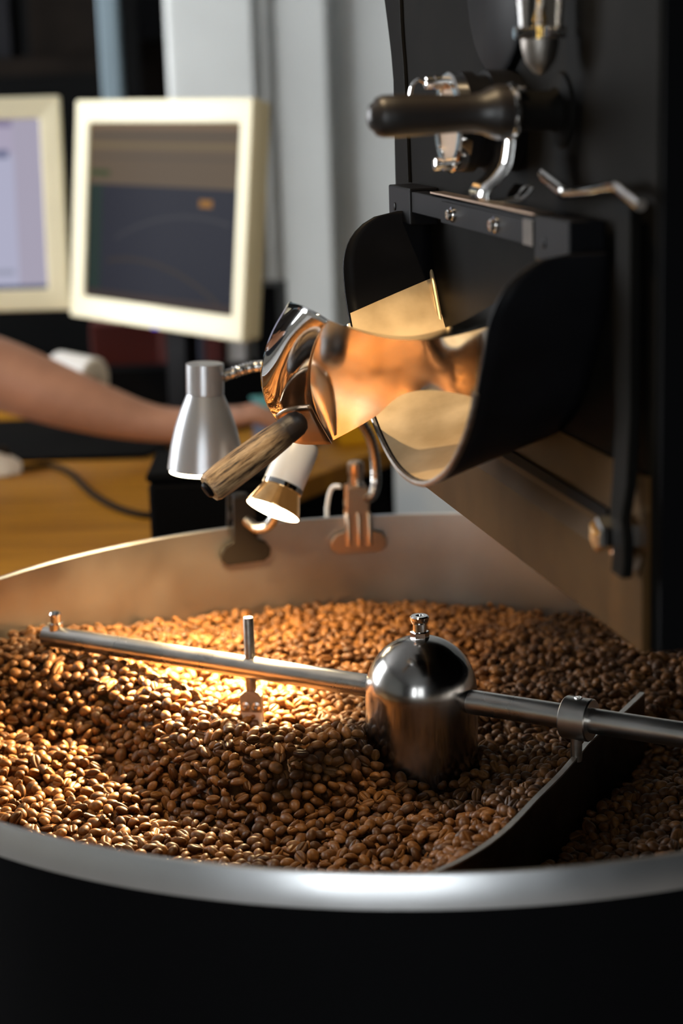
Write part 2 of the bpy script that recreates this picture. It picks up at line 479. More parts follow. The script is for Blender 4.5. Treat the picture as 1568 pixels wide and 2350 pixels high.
obj('perforated_floor', MB().lathe([(-0.150, 0.4184), (-0.146, 0.4184), (-0.146, 0.02), (-0.150, 0.02)], (0, 0, 0), (0, 0, 1), 96, cap=False), 'tray_floor', tray)
obj('pedestal', MB().lathe([(FLOOR, 0.30), (FLOOR + 0.02, 0.30), (FLOOR + 0.03, 0.22), (-0.40, 0.22), (-0.305, 0.40), (-0.30, 0.412), (-0.29, 0.412), (-0.29, 0.0)], (0, 0, 0), (0, 0, 1), 64, cap=False), 'black_matte', tray)

# ------------------------------------------------------------------ stirrer
AD = Vector((-0.858, 0.513, 0)).normalized()      # direction of the long arm
AN = Vector((AD.y, -AD.x, 0))
ZA = -0.0415
AO = Vector((-0.002, 0.0, ZA))
stir = thing('stirrer', 'polished steel stirrer with a domed hub and two long arms in the beans', 'stirrer', (0, 0, -0.146))
RD = 0.0425
prof = [(-0.142, RD + 0.0005), (-0.10, RD), (-0.06, RD), (-0.040, RD - 0.0003)]
for i in range(1, 15):
    a = i / 14 * PI / 2
    prof.append((-0.040 + 0.0435 * math.sin(a), max(RD * math.cos(a) ** 0.92, 0.0001)))
hub = obj('hub_dome', MB().lathe(prof, (-0.002, 0, 0), (0, 0, 1), 72), 'steel_dome', stir, angle=60, label='domed stainless hub cover')
hc = (-0.002, 0, 0.002)
gn_ = obj('hex_nut', MB().lathe([(0, 0.0068), (0.0005, 0.0072), (0.0055, 0.0072), (0.006, 0.0068)], hc, (0, 0, 1), 6), 'chrome', hub, angle=20)
obj('grease_nipple', MB().lathe([(0.006, 0.0052), (0.012, 0.0050), (0.0125, 0.0062), (0.0150, 0.0072), (0.0172, 0.0072), (0.0182, 0.0062), (0.0182, 0.0030), (0.0170, 0.0026), (0.0170, 0.0)], hc, (0, 0, 1), 24, cap=False), 'chrome', hub)
RA = 0.0090
def arm_tube(d0, d1, r=RA):
    return MB().lathe([(d0, r - 0.001), (d0 + 0.0008, r), (d1 - 0.0008, r), (d1, r - 0.001)], AO, AD, 40)
obj('arm', arm_tube(0.030, 0.362, 0.0088), 'steel_brushed', stir, label='long round steel stirring arm')
obj('arm', arm_tube(-0.385, -0.030, 0.0092), 'steel_brushed', stir, label='round steel stirring arm with a clamp collar')
# bolt at the arm's end
eb = AO + AD * 0.350
obj('end_bolt', MB().lathe([(0.004, 0.0062), (0.0125, 0.0062), (0.0130, 0.0044), (0.0185, 0.0044), (0.0190, 0.0050), (0.0205, 0.0052), (0.0225, 0.0040), (0.0232, 0.0)], eb, (0, 0, 1), 20, cap=False), 'chrome', stir)
# scraper: pin through the arm, flat bracket with two rivets, plastic wiper
pb = AO + AD * 0.154
obj('pin', MB().lathe([(-0.019, 0.0042), (0.0405, 0.0042), (0.0415, 0.0036)], pb, (0, 0, 1), 24), 'steel_dull', stir, label='upright scraper pin')
FN = Vector((-0.18, -0.98, 0)).normalized(); FX = Vector((-FN.y, FN.x, 0))
bc = pb + Vector((0, 0, -0.019))
def br(u, z, d=0): return bc + FX * u + Vector((0, 0, z)) + FN * d
bracket = obj('scraper_bracket', MB().prism([br(-0.0045, 0, 0.004), br(0.0055, 0, 0.004), br(0.0084, -0.004, 0.004), br(0.0090, -0.0175, 0.004), br(-0.0090, -0.0175, 0.004), br(-0.0090, -0.004, 0.004)], FN * -0.008), 'bracket_steel', stir, smooth=False, bevel=0.0006)
for u in (-0.0044, 0.0044):
    obj('rivet', MB().lathe([(0, 0.0036), (0.0008, 0.0036), (0.0011, 0.0026), (0.0019, 0.0026), (0.0021, 0.0022), (0.0021, 0.0011), (0.0004, 0.0010), (0.0004, 0)], br(u, -0.0122, 0.004), FN, 20, cap=False), 'steel_brushed', bracket)
obj('wiper', MB().prism([br(-0.0089, -0.0175, 0.003), br(0.0089, -0.0175, 0.003), br(0.0096, -0.060, 0.003), br(-0.0080, -0.060, 0.003)], FN * -0.006), 'plastic_white', stir, smooth=False, label='white plastic wiper tip')
# collar, stem and curved paddle
cc_ = AO + AD * -0.1285
obj('clamp_collar', MB().lathe([(-0.0105, 0.0088), (-0.0105, 0.0148), (-0.0095, 0.0156), (0.0095, 0.0156), (0.0105, 0.0148), (0.0105, 0.0088)], cc_, AD, 40, cap=False), 'steel_brushed', stir, label='steel clamp collar on the arm')
obj('set_screw', MB().lathe([(0.0150, 0.0030), (0.0163, 0.0030), (0.0163, 0.0015), (0.0152, 0.0014), (0.0152, 0)], cc_, (0, 0, 1), 6, cap=False), 'chrome', stir)
stp = Vector((cc_.x - 0.002, cc_.y - 0.004, 0))
obj('stem', MB().lathe([(-0.072, 0.0042), (-0.054, 0.0042)], stp, (0, 0, 1), 20), 'steel_dull', stir)
BL = cr([(0.176, 0.066), (0.148, 0.012), (0.122, -0.034), (0.106, -0.070), (0.090, -0.106), (0.069, -0.148), (0.040, -0.207), (0.009, -0.250), (-0.030, -0.285)] and
        [(0.176, 0.066, 0), (0.148, 0.012, 0), (0.122, -0.034, 0), (0.106, -0.070, 0), (0.090, -0.106, 0), (0.069, -0.148, 0), (0.040, -0.207, 0), (0.009, -0.250, 0), (-0.030, -0.285, 0)], 8)
BLXY = np.array([(p.x, p.y) for p in BL])
ZBL = -0.068
def ribbon(path, z0, z1, th):
    mb = MB(); n = len(path); rows = []
    for i, p in enumerate(path):
        t = (path[min(i + 1, n - 1)] - path[max(i - 1, 0)]).normalized(); q = Vector((-t.y, t.x, 0)) * th / 2
        rows.append([p + q + Vector((0, 0, z0)), p + q + Vector((0, 0, z1)), p - q + Vector((0, 0, z1)), p - q + Vector((0, 0, z0)), p + q + Vector((0, 0, z0))])
    mb.grid(rows)
    return mb
pad = obj('paddle', ribbon(BL, -0.140, ZBL - 0.0015, 0.004), 'blade_steel', stir, weld=True, label='curved dark steel paddle')
obj('paddle_edge', ribbon(BL, ZBL - 0.0015, ZBL, 0.0042), 'blade_edge', pad, weld=True)

# ------------------------------------------------------------------ coffee beans
def bean_mesh(name, seed, L=0.0104, W=0.0076, Hh=0.0054, groove=0.0011, bend=0.0005, gw=0.085):
    rs = np.random.default_rng(seed)
    nu, nv = 20, 13
    vs, fs, cv = [], [], []
    ph = rs.uniform(0, 6.28, 4)
    vs.append((L / 2, 0, 0)); cv.append(0)
    def pt(th, a):
        x = math.cos(th); r = math.sin(th)
        r *= (1 - 0.12 * x * rs_k)
        y = r * math.cos(a); z = r * math.sin(a)
        X = x * L / 2; Y = y * W / 2
        c = 0.0
        if z >= 0:
            Z = z ** 0.95 * Hh * 0.68 if z > 0 else 0
        else:
            Z = -((-z) ** 0.8) * Hh * 0.32
        yy = Y / (W / 2) - bend * 400 * math.sin(x * 2.2 + ph[0]) * 0.25
        g = math.exp(-(yy / gw / 1.6) ** 2) * max(0, 1 - abs(x) ** 4)
        if z < -0.05:
            Z += groove * 1.25 * g
            c = math.exp(-((abs(yy) - 0.02) / 0.10) ** 2) * max(0, 1 - abs(x) ** 6) * 0.75
        Z += 0.00012 * math.sin(5 * x + ph[1]) * math.cos(3 * a + ph[2])
        return (X, Y, Z), c
    rs_k = rs.uniform(-0.8, 0.8)
    # ring angles packed more tightly around the crease
    A = []
    for k in range(nu):
        t = k / nu * 2 * PI
        A.append(t)
    A = [0.0, 0.45, 0.9, 1.35, 1.79, 2.24, 2.69, PI, 3.5, 3.9, 4.25, 4.45, 4.58, 4.66, 4.7124, 4.765, 4.85, 4.98, 5.18, 5.5, 5.9]
    nu = len(A)
    for i in range(1, nv):
        th = PI * i / nv
        for a in A:
            p, c = pt(th, a)
            vs.append(p); cv.append(c)
    vs.append((-L / 2, 0, 0)); cv.append(0)
    last = len(vs) - 1
    for k in range(nu):
        k2 = (k + 1) % nu
        fs.append((0, 1 + k, 1 + k2))
        for i in range(nv - 2):
            b0 = 1 + i * nu; b1 = b0 + nu
            fs.append((b0 + k, b1 + k, b1 + k2, b0 + k2))
        b0 = 1 + (nv - 2) * nu
        fs.append((b0 + k, last, b0 + k2))
    me = bpy.data.meshes.new(name)
    me.from_pydata(vs, [], fs)
    bm = bmesh.new(); bm.from_mesh(me); bmesh.ops.recalc_face_normals(bm, faces=bm.faces); bm.to_mesh(me); bm.free()
    me.polygons.foreach_set('use_smooth', [True] * len(me.polygons))
    at = me.attributes.new('crease', 'FLOAT', 'POINT')
    at.data.foreach_set('value', cv)
    me.materials.append(MATS['roasted_bean'])
    return me
BEANS = [bean_mesh('coffee_bean_%d' % i, i, *d) for i, d in enumerate((
    (0.0106, 0.0078, 0.0056, 0.0011, 0.0006), (0.0100, 0.0076, 0.0056, 0.0013, -0.0006), (0.0112, 0.0076, 0.0054, 0.0010, 0.0010),
    (0.0096, 0.0074, 0.0058, 0.0012, 0.0003), (0.0104, 0.0080, 0.0052, 0.0014, -0.0010), (0.0092, 0.0070, 0.0054, 0.0009, 0.0008)))]

def sstep(t):
    t = np.clip(t, 0, 1)
    return t * t * (3 - 2 * t)
def polydist(X, Y, P):
    """unsigned distance, signed side, and parameter along a polyline"""
    best = np.full(X.shape, 1e9); side = np.zeros(X.shape); par = np.zeros(X.shape)
    n = len(P) - 1
    for i in range(n):
        a, b = P[i], P[i + 1]
        d = b - a; L2 = d @ d
        t = ((X - a[0]) * d[0] + (Y - a[1]) * d[1]) / L2
        tc = np.clip(t, 0, 1)
        px, py = a[0] + tc * d[0], a[1] + tc * d[1]
        q = np.hypot(X - px, Y - py)
        cr_ = d[0] * (Y - a[1]) - d[1] * (X - a[0])
        m = q < best
        best = np.where(m, q, best); side = np.where(m, np.sign(cr_), side); par = np.where(m, i + tc, par)
    return best, side, par
CREST = np.array([(-0.42, 0.17), (-0.345, 0.165), (-0.285, 0.145), (-0.217, 0.095), (-0.170, 0.020), (-0.134, -0.022), (-0.100, -0.024), (-0.068, -0.014), (-0.044, -0.006), (0.0, 0.0)])
CZ = np.array([-0.046, -0.048, -0.050, -0.056, -0.061, -0.062, -0.060, -0.062, -0.070, -0.085])
VAL = np.array([0.004, 0.006, 0.012, 0.022, 0.026, 0.026, 0.026, 0.022, 0.014, 0.004])
FRT = np.array([0.042, 0.045, 0.046, 0.046, 0.044, 0.046, 0.046, 0.040, 0.030, 0.012])
def height(X, Y):
    X = np.asarray(X, float); Y = np.asarray(Y, float)
    d, s, p = polydist(X, Y, CREST)
    cz = np.interp(p, range(len(CZ)), CZ); va = np.interp(p, range(len(CZ)), VAL); fr_ = np.interp(p, range(len(CZ)), FRT)
    front = s < 0
    hb = cz - np.where(front, fr_ * sstep(d / 0.068), va * sstep(d / 0.055))
    R = np.hypot(X, Y)
    # far side settles towards the wall
    far = sstep((d - 0.06) / 0.16) * (~front)
    hb = hb * (1 - far) + (-0.084 - 0.012 * np.clip((X + 0.1) / 0.3, -1, 1) * 0.4) * far
    # right of the hub: level bed
    wr = sstep((X - 0.0) / 0.07)
    hb = hb * (1 - wr) + (-0.093) * wr
    # front apron rises slightly to the rim
    ap = sstep((R - 0.25) / 0.16) * (Y < 0.05)
    hb = hb + ap * 0.006
    # paddle: heaped on the hub side, hollow behind it
    bd, bs, bp_ = polydist(X, Y, BLXY)
    hubside = ((X * 0 + bs) < 0)
    near = 1 - sstep(bd / 0.07)
    outward = (bp_ < len(BLXY) - 1.01) | (bd < 0.02)
    hb = np.where(hubside & (Y < 0.03), np.maximum(hb, hb * (1 - near) + (-0.076) * near), hb)
    hb = np.where((~hubside) & (X > -0.03), -0.122 + 0.030 * sstep(bd / 0.11), hb)
    nz = 0.0030 * np.sin(23 * X + 1.3 + 9 * Y) * np.sin(31 * Y + 0.4) + 0.0022 * np.sin(61 * X - 17 * Y) * np.cos(47 * Y + 29 * X)
    return hb + nz
def make_beans():
    n = 66000
    layer = np.repeat([0, 1, 2], n // 3)
    r = 0.4105 * np.sqrt(rng.random(n)); a = rng.random(n) * 2 * PI
    X, Y = r * np.cos(a), r * np.sin(a)
    Z = height(X, Y) - layer * 0.0046 + rng.normal(0, 0.0011, n)
    ok = (np.hypot(X + 0.002, Y) > RD + 0.0045)
    bd, _, _ = polydist(X, Y, BLXY)
    ok &= bd > 0.0055
    cell = 0.0068
    D2 = 0.0066 ** 2
    gridd = {}
    keep = []
    for i in range(n):
        if not ok[i]: continue
        x, y, z = X[i], Y[i], Z[i]
        cx, cy, cz = int(x // cell), int(y // cell), int(z // cell)
        good = True
        for ix in (cx - 1, cx, cx + 1):
            for iy in (cy - 1, cy, cy + 1):
                for iz in (cz - 1, cz, cz + 1):
                    q = gridd.get((ix, iy, iz))
                    if q:
                        for (px, py, pz) in q:
                            if (px - x) ** 2 + (py - y) ** 2 + (pz - z) ** 2 < D2:
                                good = False; break
                    if not good: break
                if not good: break
            if not good: break
        if good:
            gridd.setdefault((cx, cy, cz), []).append((x, y, z))
            keep.append(i)
    keep = np.array(keep)
    return np.stack([X[keep], Y[keep], Z[keep]], 1), layer[keep]
PTS, LAY = make_beans()
NB = len(PTS)
ROT = np.zeros((NB, 3))
flip = rng.random(NB) < 0.42
ROT[:, 0] = np.where(flip, PI, 0) + rng.normal(0, 0.62, NB)
ROT[:, 1] = rng.normal(0, 0.48, NB)
ROT[:, 2] = rng.random(NB) * 2 * PI
SCL = np.clip(rng.normal(1.07, 0.08, NB), 0.85, 1.28)
VARI = rng.integers(0, len(BEANS), NB)
# the 300 beans that show largest: nearest to the camera, top layer, not hidden by the tray's front rim, inside the frame
d = PTS - np.array(CAM)
zc = d @ np.array(fwd); ux = d @ np.array(right) / zc * 4350 + 784; vy = 1175 - d @ np.array(up) / zc * 4350
dist = np.linalg.norm(d, axis=1)
# rim test: the sight line must clear the rim's top edge at the near side
tt = np.linspace(0.3, 0.999, 120)
seg = np.array(CAM)[None, None, :] + d[:, None, :] * tt[None, :, None]
clear = np.all((np.hypot(seg[..., 0], seg[..., 1]) < 0.4195) | (seg[..., 2] > 0.003), axis=1)
del seg
vis = (LAY == 0) & (ux > 8) & (ux < 1560) & (vy < 2300) & clear
order = np.argsort(np.where(vis, dist, 1e9))
BIG = order[:300]
bean_objs = []
bl = 'single brown roasted coffee bean lying just inside the near rim of the cooling tray'
for i in BIG:
    o = bpy.data.objects.new('coffee_bean', BEANS[VARI[i]])
    COL.objects.link(o)
    o.location = PTS[i]; o.rotation_euler = ROT[i]; o.scale = (SCL[i],) * 3
    tag(o, bl, 'coffee bean', 'coffee beans nearest the front rim')
    bean_objs.append(o)
rest = np.setdiff1d(np.arange(NB), BIG)
me = bpy.data.meshes.new('coffee_beans')
# solid core of the heap under the loose beans
core_v, core_f = [], []
nr, na = 96, 200
rr = np.linspace(0.0436, 0.4135, nr); aa = np.arange(na) / na * 2 * PI
RG, AG = np.meshgrid(rr, aa, indexing='ij')
GX, GY = RG * np.cos(AG) - 0.002 * (RG < 0.1), RG * np.sin(AG)
# keep the core clear of the steep paddle hollow by taking the lowest nearby height
GZ = np.min([height(GX + dx, GY + dy) for dx, dy in ((0, 0), (0.006, 0), (-0.006, 0), (0, 0.006), (0, -0.006))], axis=0) - 0.0085
core_v = np.stack([GX.ravel(), GY.ravel(), np.maximum(GZ.ravel(), -0.1440)], 1)
core_f = [(i * na + k, i * na + (k + 1) % na, (i + 1) * na + (k + 1) % na, (i + 1) * na + k) for i in range(nr - 1) for k in range(na)]
nbr = len(rest)
me.from_pydata([tuple(p) for p in PTS[rest]] + [tuple(p) for p in core_v], [], [tuple(i + nbr for i in f) for f in core_f])
nc = len(core_v)
pad_ = lambda a: np.concatenate([a, np.zeros((nc,) + a.shape[1:], a.dtype)])
for nm, ty, arr in (('rot', 'FLOAT_VECTOR', pad_(ROT[rest])), ('scl', 'FLOAT', pad_(SCL[rest])), ('vari', 'INT', pad_(VARI[rest])), ('isbean', 'FLOAT', pad_(np.ones(nbr)))):
    at = me.attributes.new(nm, ty, 'POINT')
    at.data.foreach_set('vector' if ty == 'FLOAT_VECTOR' else 'value', arr.ravel().tolist())
me.materials.append(MATS['roasted_bean'])
heap = bpy.data.objects.new('coffee_beans', me)
COL.objects.link(heap)
tag(heap, 'heap of brown roasted coffee beans filling the round cooling tray', 'coffee beans', kind='stuff')
ng = bpy.data.node_groups.new('bean_heap', 'GeometryNodeTree')
ng.interface.new_socket('Geometry', in_out='INPUT', socket_type='NodeSocketGeometry')
ng.interface.new_socket('Geometry', in_out='OUTPUT', socket_type='NodeSocketGeometry')
gi = ng.nodes.new('NodeGroupInput'); go = ng.nodes.new('NodeGroupOutput')
ip = ng.nodes.new('GeometryNodeInstanceOnPoints'); g2i = ng.nodes.new('GeometryNodeGeometryToInstance')
firsts = []
for k in range(len(BEANS)):
    src = next(o for o in bean_objs if o.data == BEANS[k])
    oi = ng.nodes.new('GeometryNodeObjectInfo'); oi.inputs['Object'].default_value = src
    firsts.append(oi)
for oi in reversed(firsts): ng.links.new(oi.outputs['Geometry'], g2i.inputs[0])
def named(nm, ty):
    q = ng.nodes.new('GeometryNodeInputNamedAttribute'); q.data_type = ty; q.inputs['Name'].default_value = nm
    return q.outputs['Attribute']
ng.links.new(gi.outputs[0], ip.inputs['Points']); ng.links.new(g2i.outputs[0], ip.inputs['Instance'])
ip.inputs['Pick Instance'].default_value = True
ng.links.new(named('vari', 'INT'), ip.inputs['Instance Index'])
e2r = ng.nodes.new('FunctionNodeEulerToRotation')
ng.links.new(named('rot', 'FLOAT_VECTOR'), e2r.inputs[0]); ng.links.new(e2r.outputs[0], ip.inputs['Rotation'])
ng.links.new(named('scl', 'FLOAT'), ip.inputs['Scale'])
cmpn = ng.nodes.new('FunctionNodeCompare'); cmpn.data_type = 'FLOAT'; cmpn.operation = 'GREATER_THAN'; cmpn.inputs[1].default_value = 0.5
ng.links.new(named('isbean', 'FLOAT'), cmpn.inputs[0]); ng.links.new(cmpn.outputs[0], ip.inputs['Selection'])
jn = ng.nodes.new('GeometryNodeJoinGeometry')
ng.links.new(gi.outputs[0], jn.inputs[0]); ng.links.new(ip.outputs[0], jn.inputs[0])
ng.links.new(jn.outputs[0], go.inputs[0])
heap.modifiers.new('beans', 'NODES').node_group = ng

# ------------------------------------------------------------------ coffee roaster
# plate frame: s runs along the front plate away from the camera, q stands off the plate, z up
RA0 = Vector((0.106, -0.394, 0)); RTd = Vector((-0.213, 0.977, 0)).normalized(); RN = Vector((-RTd.y, RTd.x, 0))
Zv = Vector((0, 0, 1))
def RP(s, q, z): return RA0 + RTd * s + RN * q + Zv * z
def rbox(s0, s1, q0, q1, z0, z1):
    return MB().box(RP((s0 + s1) / 2, (q0 + q1) / 2, (z0 + z1) / 2), ((s1 - s0) / 2, (q1 - q0) / 2, (z1 - z0) / 2), (RTd, RN, Zv))
ZB = 0.110
ro = thing('coffee_roaster', 'black coffee roaster with a polished discharge door above the cooling tray', 'coffee roaster', RP(0.27, -0.65, FLOOR))
# front plate with its flaring far edge
outline = [(0, ZB), (0.46, ZB), (0.50, 0.20), (0.535, 0.30), (0.537, 0.34), (0.536, 0.41), (0.541, 0.43), (0.549, 0.45), (0.560, 0.475), (0.585, 0.52), (0.60, 0.60), (0.60, 0.95), (-0.010, 0.95)]
obj('front_plate', MB().prism([RP(s, 0, z) for s, z in outline], RN * -0.012), 'black_plate', ro, smooth=False, bevel=0.002)
obj('body', rbox(0.0, 0.56, -0.95, -0.013, 0.125, 0.94), 'black_matte', ro, smooth=False, bevel=0.01)
obj('side_panel', rbox(-0.006, 0.004, -0.30, -0.002, 0.112, 0.95), 'black_matte', ro, smooth=False)
obj('pedestal', rbox(0.02, 0.54, -0.93, -0.47, FLOOR, 0.125), 'black_matte', ro, smooth=False, bevel=0.01)
obj('plate_seam', MB().tube(cr([RP(0.502, 0.0005, 0.62), RP(0.501, 0.0005, 0.468), RP(0.492, 0.0005, 0.41), RP(0.487, 0.0005, 0.335)], 6), 0.0022, 8), 'black_plate', ro)
# lower skirt: bevelled ledge, panel and dark slot
sk = [(0.0, 0.168), (0.0045, 0.152), (0.0045, 0.109), (0.0, 0.109)]
obj('skirt', MB().prism([RP(0.004, q, z) for q, z in sk], RTd * 0.45), 'skirt_steel', ro, smooth=False, bevel=0.0008, label='heat-browned lower skirt plate')
obj('slot_seal', rbox(0.062, 0.40, 0.0, 0.003, 0.169, 0.176), 'black_matte', ro, smooth=False)  # raised black strip stands for the dark inside an open slot
obj('lower_panel', rbox(0.004, 0.42, 0.0, 0.0012, 0.110, 0.205), 'skirt_steel', ro, smooth=False)  # lit lower part of the plate, its glow painted as brown
# discharge chute: U-shaped trough
U = [(0.436, 0.318, 0.0), (0.4345, 0.300, 0.0), (0.431, 0.284, 0.04), (0.428, 0.266, 0.10), (0.4185, 0.248, 0.18), (0.389, 0.214, 0.45), (0.346, 0.183, 0.8), (0.299, 0.165, 0.96), (0.253, 0.1600, 1.0), (0.205, 0.166, 0.95),
     (0.159, 0.183, 0.75), (0.130, 0.202, 0.55), (0.107, 0.224, 0.35), (0.093, 0.246, 0.2), (0.080, 0.268, 0.1), (0.068, 0.292, 0.03), (0.066, 0.306, 0.0), (0.066, 0.318, 0.0)]
Us = cr(U, 4)
QL = 0.067
rows = []
for p in Us:
    s, z, f = p
    # near the top the lip's corners are rounded back to the plate
    qe = QL
    if z > 0.276:
        t = min(1, (z - 0.276) / 0.042)
        qe = 0.024 + (QL - 0.024) * math.sqrt(max(0, 1 - t ** 2.2))
    rows.append([RP(s, qe * k / 8, z + 0.026 * f * (1 - k / 8 * qe / QL)) for k in range(9)])
ch = obj('discharge_chute', MB().grid(rows), 'black_paint', ro, angle=60, label='black U-shaped discharge chute with a bare metal inside')
q = ch.modifiers.new('solid', 'SOLIDIFY'); q.thickness = 0.0032; q.offset = 0
# inside liner of bare steel tinted gold for bounced lamp light (lower part of the trough)
rows2 = []
cen = (0.25, 0.30)
for p in Us:
    s, z, f = p
    if z > 0.300: continue
    ds, dz = cen[0] - s, cen[1] - z
    L = math.hypot(ds, dz)
    s2, z2 = s + ds / L * 0.0024, z + dz / L * 0.0024
    row = []
    for k in range(9):
        qq = QL * k / 8 * 0.985
        row.append(RP(s2, qq, z2 + 0.026 * f * (1 - k / 8)))
    rows2.append(row)
# bare steel reaches up the walls along a slanting paint edge
lin = MB()
m_, n_ = len(rows2), 9
half = m_ // 2
keeprows = []
for i, row in enumerate(rows2):
    s = Us[0]
    keeprows.append(row)
lin.grid(keeprows)
ln = obj('chute_liner', lin, 'chute_steel', ch, angle=60, label='oil-stained bare steel inside of the chute')
bm = bmesh.new(); bm.from_mesh(ln.data)
off = rootloc(ch)
dead = []
# cut the liner where the black paint begins: higher at the plate than at the lip
co = RP(0.43, QL, 0.248) - off; co2 = RP(0.43, 0.0, 0.270) - off; co3 = RP(0.08, QL, 0.248) - off
nrm = (co2 - co).cross(co3 - co).normalized()
if nrm.z < 0: nrm = -nrm
bmesh.ops.bisect_plane(bm, geom=bm.verts[:] + bm.edges[:] + bm.faces[:], plane_co=co, plane_no=nrm, clear_outer=True)
bm.to_mesh(ln.data); bm.free()
# bare metal lip bead along the lower edge
lipc = [RP(p[0], QL + 0.0004, p[1]) for p in Us if p[1] < 0.243]
obj('lip', MB().tube(lipc, 0.0021, 8), 'steel_dull', ch, label='worn bare metal lip')
obj('corner_fillet', MB().tube(cr([RP(0.4370, 0.0016, 0.286), RP(0.4260, 0.0016, 0.270), RP(0.4140, 0.0016, 0.252), RP(0.402, 0.0016, 0.234)], 6), [0.0006 + 0.0014 * min(1, i / 8) for i in range(19)], 10), 'chute_steel', ch)  # gold strip along the joint adds the highlight of the fold
# hinge blocks and bar
for s0, s1 in ((0.072, 0.132), (0.412, 0.474)):
    hb_ = obj('hinge_block', rbox(s0, s1, 0.0, 0.021, 0.309, 0.335), 'black_paint', ro, smooth=False, bevel=0.0012)
    obj('screw', MB().lathe([(0, 0.003), (0.0006, 0.003), (0.0010, 0.0022), (0.0010, 0)], RP((s0 + s1) / 2 + 0.012, 0.021, 0.320), RN, 16, cap=False), 'black_paint', hb_)
bar = obj('hinge_bar', rbox(0.130, 0.415, 0.008, 0.0195, 0.318, 0.333), 'black_paint', ro, smooth=False, bevel=0.0008)
obj('bar_plate', rbox(0.150, 0.330, 0.0195, 0.0210, 0.317, 0.331), 'black_paint', bar, smooth=False)
obj('end_plate', rbox(0.134, 0.152, 0.0195, 0.0213, 0.3165, 0.3315), 'blade_steel', bar, smooth=False)
for s_ in (0.300, 0.205):
    obj('screw', MB().lathe([(0, 0.0050), (0.0012, 0.0050), (0.0014, 0.0036), (0.0040, 0.0036), (0.0046, 0.0028), (0.0046, 0.0012), (0.0036, 0.001), (0.0036, 0)], RP(s_, 0.021, 0.324), RN, 20, cap=False), 'chrome', bar)
obj('latch_strip', MB().prism([RP(0.13, 0.010, 0.3345), RP(0.36, 0.010, 0.3345), RP(0.36, 0.020, 0.3345), RP(0.13, 0.022, 0.3345)], Zv * 0.0012), 'clip_steel', bar, smooth=False)
# sight glass
sgc = RP(0.236, 0, 0.385)
sg = obj('sight_glass', MB().lathe([(0, 0.031), (0.018, 0.031), (0.019, 0.028), (0.026, 0.028), (0.027, 0.0305), (0.034, 0.0305), (0.0345, 0.029)], sgc, RN, 48), 'black_paint', ro, angle=30, label='round sight glass in a black mount')
obj('clamp_ring', MB().lathe([(0.034, 0.0300), (0.041, 0.0305), (0.0425, 0.0295), (0.0425, 0.024), (0.041, 0.0235), (0.034, 0.0235)], sgc, RN, 48, cap=False), 'chrome', sg)
obj('glass_disc', MB().lathe([(0.038, 0.0), (0.0405, 0.0), (0.0405, 0.0236), (0.036, 0.0236)], sgc, RN, 48, cap=False), 'clip_steel', sg)
for a in (20, 200):
    r_ = math.radians(a)
    pc = sgc + RTd * math.sin(r_) * 0.026 + Zv * math.cos(r_) * 0.026
    obj('bolt', MB().lathe([(0.042, 0.0042), (0.047, 0.0042), (0.0472, 0.0030), (0.049, 0.0030), (0.0492, 0.0040), (0.053, 0.0040), (0.0535, 0.003)], pc, RN, 20), 'chrome', sg)
r_ = math.radians(20)
pc = sgc + RTd * math.sin(r_) * 0.026 + Zv * math.cos(r_) * 0.026
obj('wire_hook', MB().tube(cr([pc + RN * 0.053, pc + RN * 0.057 + Zv * 0.002, pc + RN * 0.061 - Zv * 0.001, pc + RN * 0.063 - Zv * 0.008], 6), 0.0012, 10), 'chrome', sg)
# round inspection cover and glass oiler near the top
obj('inspection_cover', MB().lathe([(0, 0.060), (0.004, 0.060), (0.006, 0.057), (0.006, 0)], RP(0.255, 0, 0.472), RN, 64, cap=False), 'black_paint', ro, label='round black cover disc')
oc = RP(0.122, 0.020, 0.412)
oil = obj('glass_oiler', MB().lathe([(0.026, 0.0125), (0.040, 0.0135), (0.075, 0.0140), (0.076, 0.0128), (0.040, 0.0122), (0.026, 0.0112)], oc, Zv, 32, cap=False), 'glass', ro, label='small glass oil cup in a chrome holder')
obj('cup_base', MB().lathe([(0.0, 0.0), (0.002, 0.004), (0.008, 0.0085), (0.016, 0.0105), (0.020, 0.0108), (0.0205, 0.0)], oc, Zv, 32, cap=False), 'steel_dull', oil)
for sg_ in (-1, 1):
    obj('holder_lug', MB().lathe([(-0.005, 0.0032), (0.005, 0.0032)], oc + RN * (0.0095 * sg_) + Zv * 0.0235, RN, 16), 'chrome', oil)
obj('needle', MB().lathe([(0.020, 0.0015), (0.027, 0.0018), (0.030, 0.0042), (0.034, 0.0030), (0.038, 0.001), (0.060, 0.001)], oc, Zv, 16), 'brass', oil)
# linkage: bent rod, long strap and hex bolt
obj('linkage_rod', MB().tube(cr([RP(0.142, 0.012, 0.3570), RP(0.126, 0.012, 0.3525), RP(0.102, 0.012, 0.3485), RP(0.060, 0.012, 0.3520), RP(0.026, 0.012, 0.3555), RP(0.010, 0.012, 0.3525), RP(-0.010, 0.012, 0.3480)], 6), 0.0030, 14), 'chrome', ro, label='bent bare metal rod')
obj('rod_sleeve', MB().tube([RP(0.104, 0.012, 0.3487), RP(0.136, 0.012, 0.3553)], 0.0038, 14), 'chrome', ro)
strap_rows = []
for s_, q_, z_ in ((0.020, 0.004, 0.348), (0.020, 0.004, 0.235), (0.019, 0.006, 0.200), (0.014, 0.010, 0.184), (0.010, 0.010, 0.172), (0.010, 0.010, 0.160), (0.012, 0.010, 0.152)):
    wd = 0.011 if z_ > 0.19 else 0.009
    strap_rows.append([RP(s_ - wd, q_, z_), RP(s_ + wd, q_, z_), RP(s_ + wd, q_ + 0.006, z_), RP(s_ - wd, q_ + 0.006, z_), RP(s_ - wd, q_, z_)])
